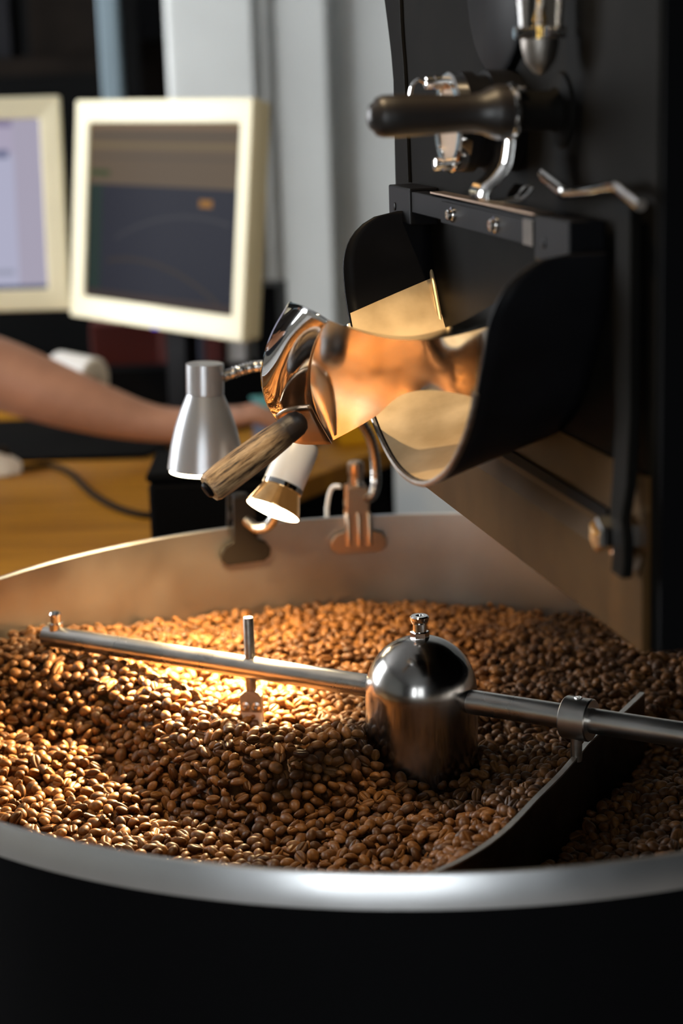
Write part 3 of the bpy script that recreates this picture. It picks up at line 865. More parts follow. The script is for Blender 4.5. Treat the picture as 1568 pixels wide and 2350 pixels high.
obj('strap', MB().grid(strap_rows), 'black_plate', ro, angle=50, weld=True, bevel=0.001)
hbx = RP(0.0305, 0.0, 0.1700)
obj('hex_bolt', MB().lathe([(0, 0.0115), (0.012, 0.0115), (0.0122, 0.0098), (0.0200, 0.0098), (0.0215, 0.0084), (0.0220, 0)], hbx, RN, 6, cap=False), 'chrome', ro, angle=20, label='bright hex bolt head')

# polished discharge door: saddle-shaped mirror flap, bulging cap, tab and worn wooden handle
SAD = [
 [(-0.0620,-0.1622,0.2642),(-0.0702,-0.1326,0.2478),(-0.0757,-0.0996,0.2272),(-0.0777,-0.0741,0.2099),(-0.0762,-0.0489,0.1903),(-0.0714,-0.0290,0.1725),(-0.0631,-0.0170,0.1582)],
 [(-0.0497,-0.1672,0.2597),(-0.0519,-0.1468,0.2462),(-0.0534,-0.1263,0.2321),(-0.0538,-0.1064,0.2177),(-0.0528,-0.0873,0.2030),(-0.0505,-0.0689,0.1880),(-0.0474,-0.0508,0.1726)],
 [(-0.0362,-0.1740,0.2558),(-0.0364,-0.1592,0.2451),(-0.0364,-0.1442,0.2341),(-0.0361,-0.1293,0.2228),(-0.0353,-0.1144,0.2113),(-0.0340,-0.0995,0.1996),(-0.0325,-0.0845,0.1875)],
 [(-0.0241,-0.1826,0.2541),(-0.0232,-0.1731,0.2466),(-0.0223,-0.1634,0.2389),(-0.0214,-0.1536,0.2310),(-0.0204,-0.1436,0.2230),(-0.0195,-0.1334,0.2149),(-0.0185,-0.1230,0.2066)],
 [(-0.0136,-0.1923,0.2543),(-0.0125,-0.1845,0.2479),(-0.0114,-0.1766,0.2413),(-0.0103,-0.1685,0.2346),(-0.0092,-0.1603,0.2279),(-0.0080,-0.1520,0.2210),(-0.0069,-0.1436,0.2140)],
 [(-0.0020,-0.2045,0.2557),(-0.0009,-0.1970,0.2493),(0.0003,-0.1893,0.2429),(0.0015,-0.1815,0.2364),(0.0027,-0.1736,0.2298),(0.0039,-0.1655,0.2230),(0.0052,-0.1574,0.2162)],
 [(0.0096,-0.2117,0.2579),(0.0106,-0.2048,0.2512),(0.0116,-0.1981,0.2445),(0.0125,-0.1915,0.2377),(0.0135,-0.1851,0.2309),(0.0145,-0.1788,0.2240),(0.0154,-0.1726,0.2170)],
 [(0.0201,-0.2145,0.2603),(0.0207,-0.2095,0.2533),(0.0212,-0.2045,0.2461),(0.0218,-0.1995,0.2389),(0.0223,-0.1946,0.2316),(0.0229,-0.1897,0.2243),(0.0234,-0.1849,0.2169)],
 [(0.0292,-0.2169,0.2628),(0.0294,-0.2135,0.2552),(0.0296,-0.2100,0.2476),(0.0297,-0.2065,0.2398),(0.0299,-0.2029,0.2320),(0.0301,-0.1993,0.2242),(0.0303,-0.1955,0.2162)],
 [(0.0383,-0.2194,0.2657),(0.0382,-0.2176,0.2576),(0.0380,-0.2157,0.2494),(0.0378,-0.2137,0.2411),(0.0377,-0.2116,0.2327),(0.0376,-0.2094,0.2243),(0.0374,-0.2070,0.2158)],
]
def dense(rows, a=4, b=4):
    r1 = [cr(r, b) for r in rows]
    cols = list(zip(*r1))
    c1 = [cr(c, a) for c in cols]
    return [list(r) for r in zip(*c1)]
sad = dense(SAD)
door = obj('discharge_door', MB().grid(sad), 'mirror_steel', ro, angle=80, label='mirror-polished saddle-shaped discharge door')
obj('hinge_arm', rbox(0.182, 0.202, 0.0, 0.031, 0.224, 0.256), 'black_paint', door, smooth=False, bevel=0.001)
# upper sheet running back from the flap's top edge
top0 = [r[0] for r in sad]
upper = []
nT = len(top0)
for i, p in enumerate(top0):
    t = i / (nT - 1)
    back = 0.030 + 0.030 * t
    rise = 0.010 * max(0, (t - 0.42) / 0.58) ** 1.2 - 0.006 * (1 - t)
    upper.append([p, p + Vector((0.10 * back, back * 0.5, rise * 0.5)), p + Vector((0.20 * back, back, rise))])
obj('upper_sheet', MB().grid(upper), 'mirror_steel', door, angle=60)
DL = [ (-0.0870,-0.1050,0.2693),(-0.0991,-0.0933,0.2492),(-0.1066,-0.0817,0.2300),(-0.1095,-0.0700,0.2132),(-0.1075,-0.0583,0.1960),(-0.1034,-0.0467,0.1845),(-0.0997,-0.0350,0.1776) ]
DM = [ (-0.0754,-0.1492,0.2711),(-0.0866,-0.1271,0.2519),(-0.0931,-0.1027,0.2312),(-0.0954,-0.0824,0.2136),(-0.0941,-0.0627,0.1948),(-0.0895,-0.0461,0.1793),(-0.0833,-0.0342,0.1691) ]
cap = dense([SAD[0], DM, DL], 8, 4)
cp = obj('end_cap', MB().grid(cap), 'mirror_cap', door, angle=80, solid=-0.0015, label='bulging chrome end of the door')
obj('cap_edge', MB().tube([r for r in cap[-1]], 0.0011, 8), 'chrome', cp)
tb = MB()
rows = []
for (x, y, z), (x2, y2, z2) in zip([(-0.0999,-0.0620,0.1872),(-0.0958,-0.0720,0.1925),(-0.0881,-0.0780,0.1954),(-0.0769,-0.0800,0.1966)],
                                   [(-0.0971,-0.0450,0.1731),(-0.0920,-0.0400,0.1654),(-0.0823,-0.0340,0.1614),(-0.0637,-0.0220,0.1588)]):
    a_, b_ = Vector((x, y, z)), Vector((x2, y2, z2))
    rows.append([a_ + (b_ - a_) * k / 4 + Vector((0, -0.004 * math.sin(PI * k / 4), 0)) for k in range(5)])
tab = obj('handle_tab', MB().grid(dense(rows, 3, 2)), 'clip_steel', door, angle=60, solid=0.0022, label='bent metal tab holding the handle')
H0, H1 = Vector((-0.0844,-0.0850,0.1859)), Vector((-0.1464,-0.1150,0.1469))
hl = (H1 - H0).length
hm = frame_matrix(H0, H1 - H0)
hp = [(-0.004, 0.0), (-0.0035, 0.004), (-0.001, 0.0074), (0.003, 0.0090), (0.012, 0.0096), (0.0135, 0.0091), (0.015, 0.0097), (0.030, 0.0107), (0.050, 0.0113), (hl - 0.012, 0.0113), (hl - 0.003, 0.0107), (hl, 0.0096), (hl + 0.0005, 0.0)]
hd = obj('handle', MB().lathe(hp, (0, 0, 0), (0, 0, 1), 40, cap=False), 'worn_wood', door, matrix=hm, angle=50, label='worn wooden handle with a charred upper end')
obj('end_button', MB().lathe([(hl - 0.001, 0.0058), (hl + 0.002, 0.0058), (hl + 0.0032, 0.0045), (hl + 0.0034, 0)], H0, H1 - H0, 24, cap=False), 'black_paint', door)

# ------------------------------------------------------------------ sampling trier
TS, TZ = 0.143, 0.3925
tc0 = RP(TS, 0, TZ)
tr = thing('sampling_trier', 'dark turned wooden sampling trier handle in a chrome collar on the roaster', 'trier', tc0)
obj('socket', MB().lathe([(0.0, 0.022), (0.002, 0.021), (0.004, 0.013), (0.008, 0.0112), (0.030, 0.0112)], tc0, RN, 36), 'black_plate', tr)
obj('collar', MB().lathe([(0.0285, 0.0118), (0.0285, 0.0158), (0.0300, 0.0164), (0.0325, 0.0160), (0.0330, 0.0150), (0.0330, 0.0118)], tc0, RN, 40, cap=False), 'chrome', tr)
obj('collar_screw', MB().lathe([(0.0245, 0.0024), (0.0285, 0.0024)], tc0 + Zv * 0.012 - RTd * 0.007, RN, 14), 'chrome', tr)
obj('handle', MB().lathe([(0.0325, 0.0152), (0.0385, 0.0155), (0.0420, 0.0146), (0.0480, 0.0118), (0.0540, 0.0107), (0.0640, 0.0106), (0.0800, 0.0113), (0.0960, 0.0119), (0.1060, 0.0118), (0.1095, 0.0105), (0.1110, 0.0080), (0.1130, 0.0070), (0.1145, 0.0040), (0.1148, 0.0)], tc0, RN, 40, cap=False), 'dark_wood', tr, angle=50)
rb = []
for q_, z_ in cr([(0.0300, -0.012, 0), (0.0310, -0.022, 0), (0.0330, -0.030, 0), (0.0385, -0.037, 0), (0.0450, -0.042, 0), (0.0470, -0.047, 0), (0.0450, -0.050, 0), (0.0350, -0.051, 0), (0.0240, -0.049, 0), (0.0180, -0.043, 0)], 5) and [(v.x, v.y) for v in cr([(0.0300, -0.012, 0), (0.0310, -0.022, 0), (0.0330, -0.030, 0), (0.0385, -0.037, 0), (0.0450, -0.042, 0), (0.0470, -0.047, 0), (0.0450, -0.050, 0), (0.0350, -0.051, 0), (0.0240, -0.049, 0), (0.0180, -0.043, 0)], 5)]:
    rb.append([tc0 + RN * q_ + Zv * z_ - RTd * 0.004, tc0 + RN * q_ + Zv * z_ + RTd * 0.030])
obj('rest_strip', MB().grid(rb), 'chrome', tr, angle=80, solid=0.0014, label='curled chrome rest strip')

# ------------------------------------------------------------------ clip lamps
def clip(parent, ang, body, ribs, cap_mat, jaw_w=0.052, hgt=0.052):
    """spring clip gripping the rim at angle ang (radians from +x)"""
    rd = Vector((math.cos(ang), math.sin(ang), 0)); tn = Vector((-rd.y, rd.x, 0)); ax = (tn, rd, Zv)
    c = rd * 0.4125
    jaw = [(-jaw_w / 2, -0.030), (-jaw_w / 2 - 0.001, -0.022), (-jaw_w / 2 + 0.004, -0.015), (-0.012, -0.012), (-0.010, 0.030), (0.010, 0.030), (0.012, -0.012), (jaw_w / 2 - 0.004, -0.015), (jaw_w / 2 + 0.001, -0.022), (jaw_w / 2, -0.030), (jaw_w / 2 - 0.006, -0.034), (-jaw_w / 2 + 0.006, -0.034)]
    j = obj('inner_jaw', MB().prism([c + tn * u + Zv * z for u, z in jaw], rd * -0.004), body, parent, smooth=False, bevel=0.001)
    c2 = rd * 0.428
    obj('outer_jaw', MB().prism([c2 + tn * u + Zv * z for u, z in jaw], rd * 0.004), body, parent, smooth=False, bevel=0.001)
    for u in ribs:
        obj('rib', MB().lathe([(-0.026, 0.0028), (0.004, 0.0028), (0.006, 0.0018)], c + tn * u - rd * 0.0055, Zv, 14), cap_mat, j)
    obj('spring', MB().lathe([(-0.012, 0.0050), (0.012, 0.0050)], rd * 0.4205 + Zv * 0.012, tn, 18), cap_mat, parent)
    obj('post', MB().lathe([(0.014, 0.0075), (hgt - 0.012, 0.0070), (hgt - 0.010, 0.0080), (hgt, 0.0080), (hgt + 0.002, 0.0060)], rd * 0.4205, Zv, 22), cap_mat, parent)
    return rd, tn
def gooseneck(parent, pts, m):
    P = cr(pts, 60)
    r = [0.0046 + 0.00055 * math.sin(i * 1.15) for i in range(len(P))]
    obj('gooseneck', MB().tube(P, r, 12), m, parent, label='ribbed flexible metal neck')
def lamp_light(parent, loc, direction, power, size, blend, col=(1.0, 0.71, 0.36), radius=0.012):
    ld = bpy.data.lights.new('lamp_light', 'SPOT')
    ld.energy = power; ld.color = col; ld.spot_size = math.radians(size); ld.spot_blend = blend; ld.shadow_soft_size = radius
    lo = bpy.data.objects.new('lamp_light', ld); COL.objects.link(lo)
    lo.parent = parent
    lo.location = Vector(loc) - rootloc(parent)
    lo.rotation_euler = Vector(direction).to_track_quat('-Z', 'Y').to_euler()
    return lo

# lamp with the silver shade, its clip on the rim behind the door
angA = math.atan2(0.416, -0.043)
la = thing('clip_lamp', 'clip-on gooseneck lamp with a silver bell-shaped shade, lit', 'lamp', (-0.043, 0.416, 0), 'clip-on lamps on the tray rim')
clip(la, angA, 'clip_steel', (-0.010, 0.0, 0.010), 'clip_steel')
SA = Vector((-0.171, 0.25, 0.178)); SAx = Vector((-0.035, 0.0, -1)).normalized()
sh = obj('shade', MB().lathe([(0.0265, 0.0158), (0.032, 0.0180), (0.042, 0.0222), (0.056, 0.0268), (0.072, 0.0305), (0.088, 0.0330), (0.0915, 0.0334), (0.0915, 0.0324), (0.070, 0.0295), (0.045, 0.0225), (0.030, 0.0150)], SA, SAx, 48, cap=False), 'plastic_silver', la, angle=50, label='silver bell-shaped shade')
obj('shade_neck', MB().lathe([(0, 0.0150), (0.0005, 0.0163), (0.026, 0.0163), (0.0265, 0.0157), (0.030, 0.0150)], SA, SAx, 40), 'plastic_silver', sh, angle=40)
obj('bulb', MB().lathe([(0.030, 0.010), (0.045, 0.013), (0.065, 0.022), (0.082, 0.029), (0.0905, 0.0320), (0.0945, 0.0316), (0.0955, 0.0)], SA, SAx, 32, cap=False), 'bulb_glow', sh, label='glowing bulb')
gooseneck(la, [(-0.044, 0.418, 0.052), (-0.040, 0.414, 0.028), (-0.030, 0.408, 0.020), (-0.024, 0.400, 0.040), (-0.030, 0.370, 0.088), (-0.060, 0.320, 0.135), (-0.100, 0.285, 0.165), (-0.128, 0.262, 0.172), (-0.156, 0.25, 0.166)], 'neck_metal')
obj('power_cord', MB().tube(cr([(-0.058, 0.425, 0.028), (-0.066, 0.430, 0.026), (-0.071, 0.432, 0.010), (-0.072, 0.434, -0.02), (-0.070, 0.44, -0.20), (-0.06, 0.50, -0.60), (-0.05, 0.60, FLOOR + 0.003)], 8), 0.0022, 8), 'plastic_white', la)
lamp_light(la, SA + SAx * 0.097, SAx, SPOT_A, 130, 0.6)
# bare reflector bulb lamp, dark clip
angB = math.atan2(0.395, -0.155)
lb = thing('clip_lamp', 'clip-on lamp with a bare glowing reflector bulb in a white socket', 'lamp', (-0.155, 0.395, 0), 'clip-on lamps on the tray rim')
clip(lb, angB, 'clip_dark', (), 'clip_dark', 0.048, 0.030)
B0, B1 = Vector((-0.0904, 0.2050, 0.1147)), Vector((-0.1151, 0.1785, 0.0629))
Bx = (B1 - B0).normalized(); BLn = (B1 - B0).length
sk_ = obj('socket', MB().lathe([(-0.002, 0.010), (0.0, 0.0155), (0.004, 0.0172), (0.038, 0.0172), (0.039, 0.0165)], B0, Bx, 40), 'plastic_white', lb, label='white lamp socket')
obj('socket_ring', MB().lathe([(0.039, 0.0168), (0.0395, 0.0174), (0.0435, 0.0174), (0.044, 0.0160)], B0, Bx, 40), 'chrome', sk_)
bu = obj('reflector', MB().lathe([(0.043, 0.0130), (0.046, 0.0140), (BLn - 0.020, 0.0165), (BLn - 0.012, 0.0195), (BLn - 0.005, 0.0222), (BLn - 0.001, 0.0236), (BLn, 0.0232)], B0, Bx, 40, cap=False), 'bulb_reflector', lb, label='amber reflector bulb')
obj('bulb_face', MB().lathe([(BLn - 0.004, 0.0), (BLn - 0.003, 0.0226), (BLn, 0.0231), (BLn + 0.002, 0.015), (BLn + 0.003, 0)], B0, Bx, 40, cap=False), 'bulb_glow', bu, label='glowing bulb front')
gooseneck(lb, [(-0.1594,0.3980,0.0229), (-0.1566,0.3950,0.0171), (-0.1503,0.3850,0.0086), (-0.1376,0.3700,0.0025), (-0.1236,0.3500,0.0118), (-0.1125,0.3200,0.0390), (-0.1008,0.2900,0.0733), (-0.0877,0.2600,0.1063), (-0.0824,0.2350,0.1204), (-0.0865,0.2150,0.1243), (-0.0904,0.2050,0.1151)], 'neck_metal')
lamp_light(lb, B1 + Bx * 0.006, Bx, SPOT_B, 92, 1.0)

# pendant lamp added out of view above the tray to warm the front beans
pl_ = thing('pendant_lamp', 'warm pendant lamp hanging from the ceiling above the cooling tray', 'lamp', (-0.30, -0.35, CEIL))
PC = Vector((-0.30, -0.35, 1.36))
obj('cord', MB().tube([PC + Zv * 0.10, (PC.x, PC.y, CEIL)], 0.004, 8), 'cable', pl_)
obj('shade', MB().lathe([(0.11, 0.02), (0.10, 0.03), (0.06, 0.07), (0.0, 0.13), (-0.01, 0.135), (0.0, 0.125), (0.06, 0.065), (0.09, 0.025)], PC, Zv, 40, cap=False), 'black_paint', pl_)
obj('bulb', MB().lathe([(0.085, 0.012), (0.07, 0.014), (0.055, 0.026), (0.035, 0.030), (0.018, 0.022), (0.010, 0.0)], PC, Zv, 24, cap=False), 'bulb_glow', pl_)
lamp_light(pl_, PC + Zv * 0.004, (0, 0, -1), ADDED_PENDANT, 150, 0.5, (1.0, 0.74, 0.44), 0.03)

# ------------------------------------------------------------------ desk and its things
DZ = -0.10
desk = thing('desk', 'wooden desk with a dark front panel behind the cooling tray', 'desk', (-0.35, 1.3, FLOOR))
dpoly = [(-0.455, 0.45), (0.035, 1.306), (0.035, 2.05), (-1.35, 2.05), (-1.35, 1.55), (-0.72, 1.30), (-0.72, 0.45)]
obj('desktop', MB().prism([(x, y, DZ - 0.028) for x, y in dpoly], (0, 0, 0.028)), 'desk_wood', desk, smooth=False, bevel=0.002)
e1 = Vector((0.490, 0.856, 0)).normalized(); e2 = Vector((-e1.y, e1.x, 0))
pa, pb_ = Vector((-0.445, 0.47, 0)) + e2 * 0.02, Vector((0.030, 1.300, 0)) + e2 * 0.02
obj('front_panel', MB().prism([pa + Zv * (FLOOR), pb_ + Zv * FLOOR, pb_ + Zv * (DZ - 0.028), pa + Zv * (DZ - 0.028)], e2 * 0.02), 'black_matte', desk, smooth=False)
obj('end_panel', bx(0.0, 0.02, 1.32, 2.03, FLOOR, DZ - 0.028), 'black_matte', desk, smooth=False)
obj('leg', bx(-1.32, -1.26, 1.95, 2.01, FLOOR, DZ - 0.028), 'black_matte', desk, smooth=False)
obj('leg', bx(-0.70, -0.65, 0.48, 0.53, FLOOR, DZ - 0.028), 'black_matte', desk, smooth=False)

def monitor(label, p_left, p_right, z0, z1, tilt, scr, base_back, group):
    """front face spans p_left..p_right (plan), leaning back by tilt"""
    pl, pr = Vector((*p_left, 0)), Vector((*p_right, 0))
    X = (pr - pl).normalized(); wdt = (pr - pl).length
    F = Vector((X.y, -X.x, 0))           # out of the screen
    Yv = (Zv * math.cos(tilt) - F * math.sin(tilt)).normalized(); Fn = X.cross(Yv).normalized()
    if Fn.dot(F) < 0: Fn = -Fn
    hgt = (z1 - z0) / math.cos(tilt)
    o = pl + Zv * z0
    mid = (pl + pr) / 2
    root = thing('monitor', label, 'monitor', (mid - F * base_back) + Zv * DZ, group)
    def Q(u, v, d_): return o + X * u + Yv * v + Fn * d_
    bz = 0.034
    fr_ = MB()
    ring_o = [(0, 0), (wdt, 0), (wdt, hgt), (0, hgt)]; ring_i = [(bz, bz), (wdt - bz, bz), (wdt - bz, hgt - bz), (bz, hgt - bz)]
    vs = [Q(u, v, 0) for u, v in ring_o] + [Q(u, v, -0.004) for u, v in ring_i] + [Q(u, v, -0.016) for u, v in ring_o] + [Q(u, v, -0.012) for u, v in ring_i]
    fs = []
    for i in range(4):
        k = (i + 1) % 4
        fs += [(i, k, 4 + k, 4 + i), (i, 8 + i, 8 + k, k), (4 + i, 4 + k, 12 + k, 12 + i), (8 + i, 12 + i, 12 + k, 8 + k)]
    fr_.add(vs, fs)
    obj('bezel', fr_, 'beige_plastic', root, smooth=False, bevel=0.003)
    obj('casing', MB().box(Q(wdt / 2, hgt / 2, -0.0235), (wdt / 2 - 0.003, hgt / 2 - 0.003, 0.0130), (X, Yv, Fn)), 'beige_side', root, smooth=False, bevel=0.006)
    sm = MB().add([Q(u, v, -0.0085) for u, v in ring_i], [(0, 1, 2, 3)])
    so = obj('screen', sm, scr, root, smooth=False)
    ul = so.data.uv_layers.new(name='UVMap')
    cdict = {0: (0, 0), 1: (1, 0), 2: (1, 1), 3: (0, 1)}
    for lp in so.data.loops: ul.data[lp.index].uv = cdict[lp.vertex_index]
    nb = mid - F * 0.055
    st = obj('stand', MB().box((nb.x, nb.y, (z0 + 0.12 + DZ) / 2), (0.028, 0.012, (z0 + 0.12 - DZ) / 2), (X, F, Zv)), 'black_paint', root, smooth=False, bevel=0.004)
    bb = mid - F * base_back
    obj('stand_base', MB().lathe([(0, 0.105), (0.006, 0.105), (0.014, 0.09), (0.016, 0.0)], (bb.x, bb.y, DZ), Zv, 40, cap=False), 'black_paint', st)
    obj('power_light', MB().lathe([(0, 0.006), (0.002, 0.005)], Q(wdt * 0.53, 0.002, 0.0), Yv * -1, 12), 'led_blue', root)
    return root
monitor('beige monitor showing a dark plot below brown toolbars', (-0.481, 1.650), (-0.190, 1.275), 0.053, 0.387, 0.105, 'screen_plot', 0.075, 'beige monitors on the desk')
monitor('beige monitor showing a pale lilac table, cut by the frame edge', (-0.920, 1.660), (-0.480, 1.652), 0.062, 0.395, 0.08, 'screen_table', 0.075, 'beige monitors on the desk')

tag(obj('desk_mat', MB().prism([(-0.70, 1.235, DZ), (-0.33, 1.235, DZ), (-0.27, 1.36, DZ), (-0.42, 1.45, DZ), (-0.42, 1.55, DZ), (-0.70, 1.55, DZ)], (0, 0, 0.006)), 'mat_black', None, smooth=False, bevel=0.002), 'flat black mat lying on the desk under the forearm', 'desk mat')
# mouse with buttons and wheel
mo = thing('computer_mouse', 'pale computer mouse on the wooden desk at the frame edge', 'mouse', (-0.545, 1.165, DZ))
mrows = []
for i in range(13):
    t = i / 12; x = -0.055 + 0.11 * t
    wd = 0.030 * math.sqrt(max(0.02, 1 - (2 * t - 1) ** 4)); hg = 0.036 * (math.sin(PI * (0.08 + 0.84 * t)) ** 0.6) * (1 - 0.15 * t)
    mrows.append([Vector((-0.545 + x, 1.165 + wd * math.cos(a), DZ + 0.001 + hg * max(0, math.sin(a)) ** 0.8)) for a in [PI * k / 12 for k in range(13)]])
mb_ = MB().grid(mrows)
obj('shell', mb_, 'plastic_white', mo, angle=70)
obj('wheel', MB().lathe([(-0.004, 0.009), (0.004, 0.009)], (-0.515, 1.165, DZ + 0.028), (0, 1, 0), 20), 'cable', mo)
obj('underside', bx(-0.59, -0.50, 1.142, 1.188, DZ, DZ + 0.004), 'cable', mo, smooth=False)
obj('cord', MB().tube(cr([(-0.492, 1.165, DZ + 0.006), (-0.455, 1.185, DZ + 0.004), (-0.420, 1.130, DZ + 0.004), (-0.375, 1.000, DZ + 0.004), (-0.335, 0.915, DZ + 0.004), (-0.300, 0.870, DZ + 0.004), (-0.270, 0.86, DZ + 0.004)], 8), 0.0045, 8), 'cable', mo)
# black box in front of the desk
cab = thing('equipment_box', 'tall black equipment box beside the tray, below the silver lampshade', 'box', (-0.20, 0.66, FLOOR))
obj('body', bx(-0.262, -0.135, 0.60, 0.73, FLOOR, 0.000), 'black_matte', cab, smooth=False, bevel=0.006)
obj('lid', bx(-0.264, -0.133, 0.598, 0.732, 0.000, 0.010), 'black_matte', cab, smooth=False, bevel=0.004)
# small things behind the arm
rl = thing('paper_roll', 'white roll lying on its side behind the forearm', 'roll', (-0.45, 1.50, DZ))
obj('roll', MB().lathe([(0, 0.034), (0.004, 0.038), (0.070, 0.038), (0.074, 0.034), (0.074, 0.012), (0.06, 0.012), (0.06, 0.0)], (-0.482, 1.47, DZ + 0.085), (0.80, -0.45, -0.10), 32, cap=False), 'plastic_white', rl)
obj('cradle', MB().prism([(-0.475, 1.455, DZ), (-0.425, 1.43, DZ), (-0.425, 1.43, DZ + 0.045), (-0.475, 1.455, DZ + 0.05)], (0.02, 0.05, 0)), 'black_paint', rl, smooth=False)
def carton(name, label, cat, x, y, z, hx, hy, hz, rz, m, lid=None):
    X = Vector((math.cos(rz), math.sin(rz), 0)); Y = Vector((-X.y, X.x, 0))
    t_ = thing(name, label, cat, (x, y, z))
    obj('box', MB().box((x, y, z + hz), (hx, hy, hz), (X, Y, Zv)), m, t_, smooth=False, bevel=0.002)
    if lid: obj('flap', MB().box((x, y, z + 2 * hz + 0.001), (hx + 0.002, hy + 0.002, 0.0015), (X, Y, Zv)), lid, t_, smooth=False)
    return t_
carton('carton', 'teal and navy carton beside the reaching hand', 'carton', -0.135, 1.32, DZ, 0.035, 0.05, 0.030, 0.3, 'navy_card', 'teal_card')
carton('carton', 'yellow carton on the desk corner seen below the discharge door', 'carton', -0.030, 1.335, DZ, 0.036, 0.045, 0.018, 0.2, 'yellow_card')
carton('binder', 'dark red binder standing under the monitor', 'binder', -0.330, 1.87, DZ, 0.012, 0.07, 0.085, -0.2, 'red_card')
carton('binder', 'black binder standing between the red ones under the monitor', 'binder', -0.285, 1.85, DZ, 0.020, 0.07, 0.090, -0.2, 'navy_card')
carton('binder', 'red binder standing nearest the white papers', 'binder', -0.248, 1.83, DZ, 0.014, 0.07, 0.085, -0.2, 'red_card')
carton('paper_stack', 'upright white papers under the monitor corner', 'papers', -0.210, 1.83, DZ, 0.016, 0.07, 0.10, -0.2, 'paper')
carton('speaker', 'narrow black box standing beside the white papers', 'speaker', -0.165, 1.79, DZ, 0.020, 0.04, 0.09, -0.2, 'black_paint')
carton('cable_box', 'long low black cable box lying under the monitors', 'cable box', -0.36, 1.672, DZ, 0.20, 0.030, 0.032, -0.03, 'black_matte')
carton('carton', 'low red carton behind the white roll', 'carton', -0.42, 1.90, DZ, 0.06, 0.04, 0.055, 0.1, 'red_card')

# ------------------------------------------------------------------ storage rack in the dark corner
rack = thing('storage_rack', 'dark storage rack with a grey-blue steel post behind the monitors', 'storage rack', (-0.95, 2.95, FLOOR))
for x, y in ((-0.500, 2.62), (-1.60, 2.62), (-0.520, 2.85), (-1.60, 2.85)):
    obj('post', bx(x - 0.019, x + 0.019, y - 0.02, y + 0.02, FLOOR, CEIL - 0.05), 'rack_steel', rack, smooth=False, bevel=0.003)
for z in (-0.55, 0.0, 0.43, 0.95):
    obj('shelf', bx(-1.60, -0.52, 2.61, 2.86, z, z + 0.035), 'box_dark', rack, smooth=False)
for i, (x, z, wd, hg, m, lab) in enumerate(((-0.60, 0.465, 0.07, 0.10, 'box_dark', 'dark box on the rack shelf next to the steel post'), (-0.80, 0.465, 0.09, 0.12, 'box_grey', 'dark grey box on the rack shelf above the pale screen'))):
    carton('storage_box', lab, 'box', x, 2.74, z, wd, 0.09, hg, 0.05, m)
carton('storage_box', 'grey crate on top of a dark crate beside the white wall', 'crate', -0.415, 3.02, 0.50, 0.055, 0.10, 0.20, 0, 'box_grey')
carton('storage_box', 'tall dark crate beside the white wall under the grey one', 'crate', -0.415, 3.02, FLOOR, 0.055, 0.10, 0.674, 0, 'box_dark')

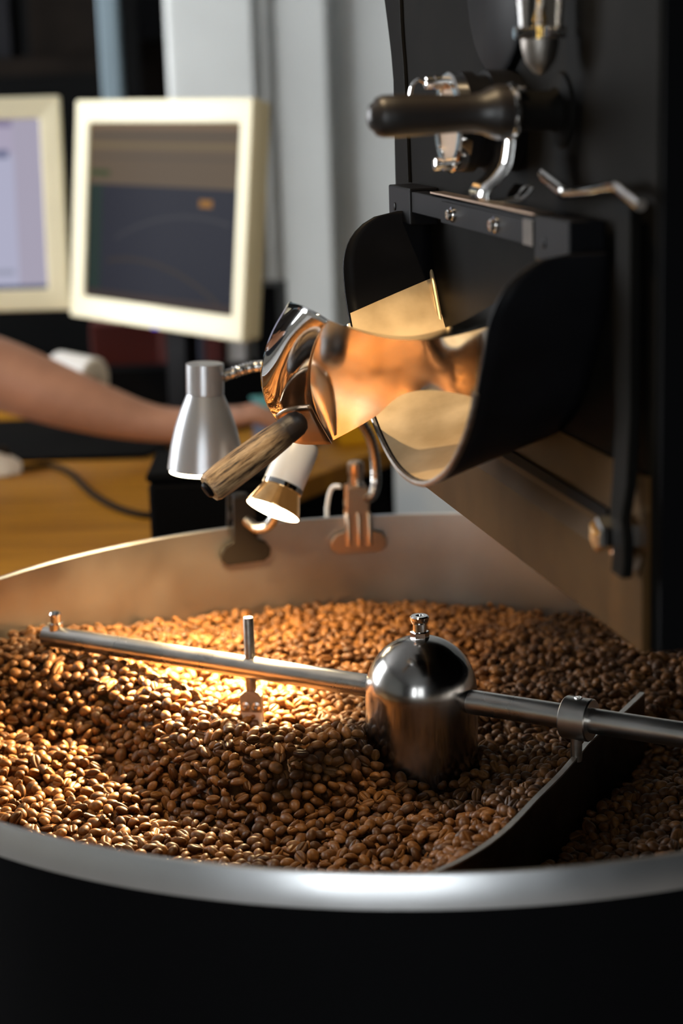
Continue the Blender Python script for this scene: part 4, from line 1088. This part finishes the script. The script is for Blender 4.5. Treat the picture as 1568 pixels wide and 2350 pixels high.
# ------------------------------------------------------------------ person reaching in from the left
def person():
    V, E, Rr = [], [], []
    def v(p, r, par=None):
        V.append(tuple(p)); Rr.append(r)
        i = len(V) - 1
        if par is not None: E.append((par, i))
        return i
    pel = v((-1.06, 0.93, 0.06), (0.135, 0.105))
    sp1 = v((-1.01, 0.98, 0.20), (0.125, 0.10), pel)
    sp2 = v((-0.93, 1.05, 0.36), (0.145, 0.105), sp1)
    nk0 = v((-0.87, 1.10, 0.47), (0.075, 0.07), sp2)
    nk1 = v((-0.83, 1.13, 0.54), (0.052, 0.052), nk0)
    hd0 = v((-0.80, 1.16, 0.61), (0.075, 0.082), nk1)
    hd1 = v((-0.79, 1.18, 0.68), (0.078, 0.088), hd0)
    hd2 = v((-0.79, 1.19, 0.735), (0.055, 0.06), hd1)
    # reaching arm
    sh_ = v((-0.76, 1.05, 0.36), (0.060, 0.060), sp2)
    ua = v((-0.70, 1.12, 0.22), (0.050, 0.050), sh_)
    el = v((-0.610, 1.195, 0.066), (0.058, 0.052), ua)
    f1 = v((-0.525, 1.20, 0.034), (0.062, 0.056), el)
    f2 = v((-0.440, 1.20, -0.002), (0.053, 0.047), f1)
    f3 = v((-0.360, 1.20, -0.032), (0.040, 0.036), f2)
    wr_ = v((-0.300, 1.20, -0.048), (0.030, 0.025), f3)
    pm = v((-0.255, 1.205, -0.046), (0.036, 0.020), wr_)
    kn = v((-0.215, 1.21, -0.042), (0.034, 0.017), pm)
    for dy, l in ((-0.030, 0.058), (-0.010, 0.068), (0.010, 0.064), (0.029, 0.050)):
        a = v((-0.195, 1.212 + dy, -0.040), (0.010, 0.010), kn)
        b = v((-0.195 + l * 0.42, 1.213 + dy * 1.1, -0.036), (0.0092, 0.0092), a)
        c = v((-0.195 + l * 0.75, 1.213 + dy * 1.1, -0.044), (0.0084, 0.0084), b)
        v((-0.195 + l * 0.95, 1.213 + dy * 1.1, -0.056), (0.0074, 0.0074), c)
    t0 = v((-0.245, 1.172, -0.054), (0.014, 0.014), pm)
    t1 = v((-0.220, 1.150, -0.058), (0.0115, 0.0115), t0)
    v((-0.196, 1.142, -0.060), (0.0090, 0.0090), t1)
    # other arm hangs at the side
    s2 = v((-1.06, 1.18, 0.37), (0.060, 0.060), sp2)
    e2_ = v((-1.12, 1.24, 0.12), (0.046, 0.046), s2)
    w2 = v((-1.06, 1.30, -0.06), (0.030, 0.028), e2_)
    v((-1.03, 1.32, -0.09), (0.034, 0.020), w2)
    # legs
    for dx, dy in ((0.06, -0.08), (-0.06, 0.08)):
        h = v((-1.06 + dx, 0.93 + dy, -0.02), (0.085, 0.085), pel)
        k = v((-1.04 + dx * 1.3, 0.93 + dy * 1.3, -0.40), (0.060, 0.060), h)
        a = v((-1.07 + dx * 1.3, 0.92 + dy * 1.3, -0.77), (0.042, 0.042), k)
        v((-0.95 + dx * 1.3, 0.95 + dy * 1.3, -0.82), (0.035, 0.030), a)
    return V, E, Rr
pv, pe, pr_ = person()
def skin(name, V, E, Rr, m, parent=None, root=0, grow=0.0, sub=2):
    off_ = rootloc(parent)
    me_ = bpy.data.meshes.new(name)
    me_.from_pydata([tuple(Vector(q_) - off_) for q_ in V], E, [])
    o = bpy.data.objects.new(name, me_); COL.objects.link(o)
    if parent: o.parent = parent
    md = o.modifiers.new('skin', 'SKIN'); md.use_smooth_shade = True
    sv = me_.skin_vertices[0].data
    for i, r in enumerate(Rr):
        sv[i].radius = (r[0] + grow, r[1] + grow)
        sv[i].use_root = (i == root)
    sb = o.modifiers.new('sub', 'SUBSURF'); sb.levels = sb.render_levels = sub
    me_.materials.append(MATS[m])
    return o
pers = skin('person', pv, pe, pr_, 'skin')
tag(pers, 'person leaning in from the left, bare forearm reaching across the desk', 'person')
def sub_skel(ids):
    mp_ = {i: k for k, i in enumerate(ids)}
    return [pv[i] for i in ids], [(mp_[a], mp_[b]) for a, b in pe if a in mp_ and b in mp_], [pr_[i] for i in ids]
NPV = len(pv)
for nm_, ids, m_, gr_ in (('shirt', [0, 1, 2, 3, 8, 9], 'shirt', 0.010),):
    a_, b_, c_ = sub_skel(ids)
    s_ = skin(nm_, a_, b_, c_, m_, pers, 0, gr_)
legs_ids = [0] + list(range(NPV - 8, NPV))
a_, b_, c_ = sub_skel(legs_ids)
skin('trousers', a_, b_, c_, 'trousers', pers, 0, 0.011)
a_, b_, c_ = sub_skel([5, 6, 7])
a_ = [(x - 0.012, y - 0.006, z + 0.02) for x, y, z in a_]
skin('hair', a_, b_, c_, 'hair', pers, 1, 0.004)
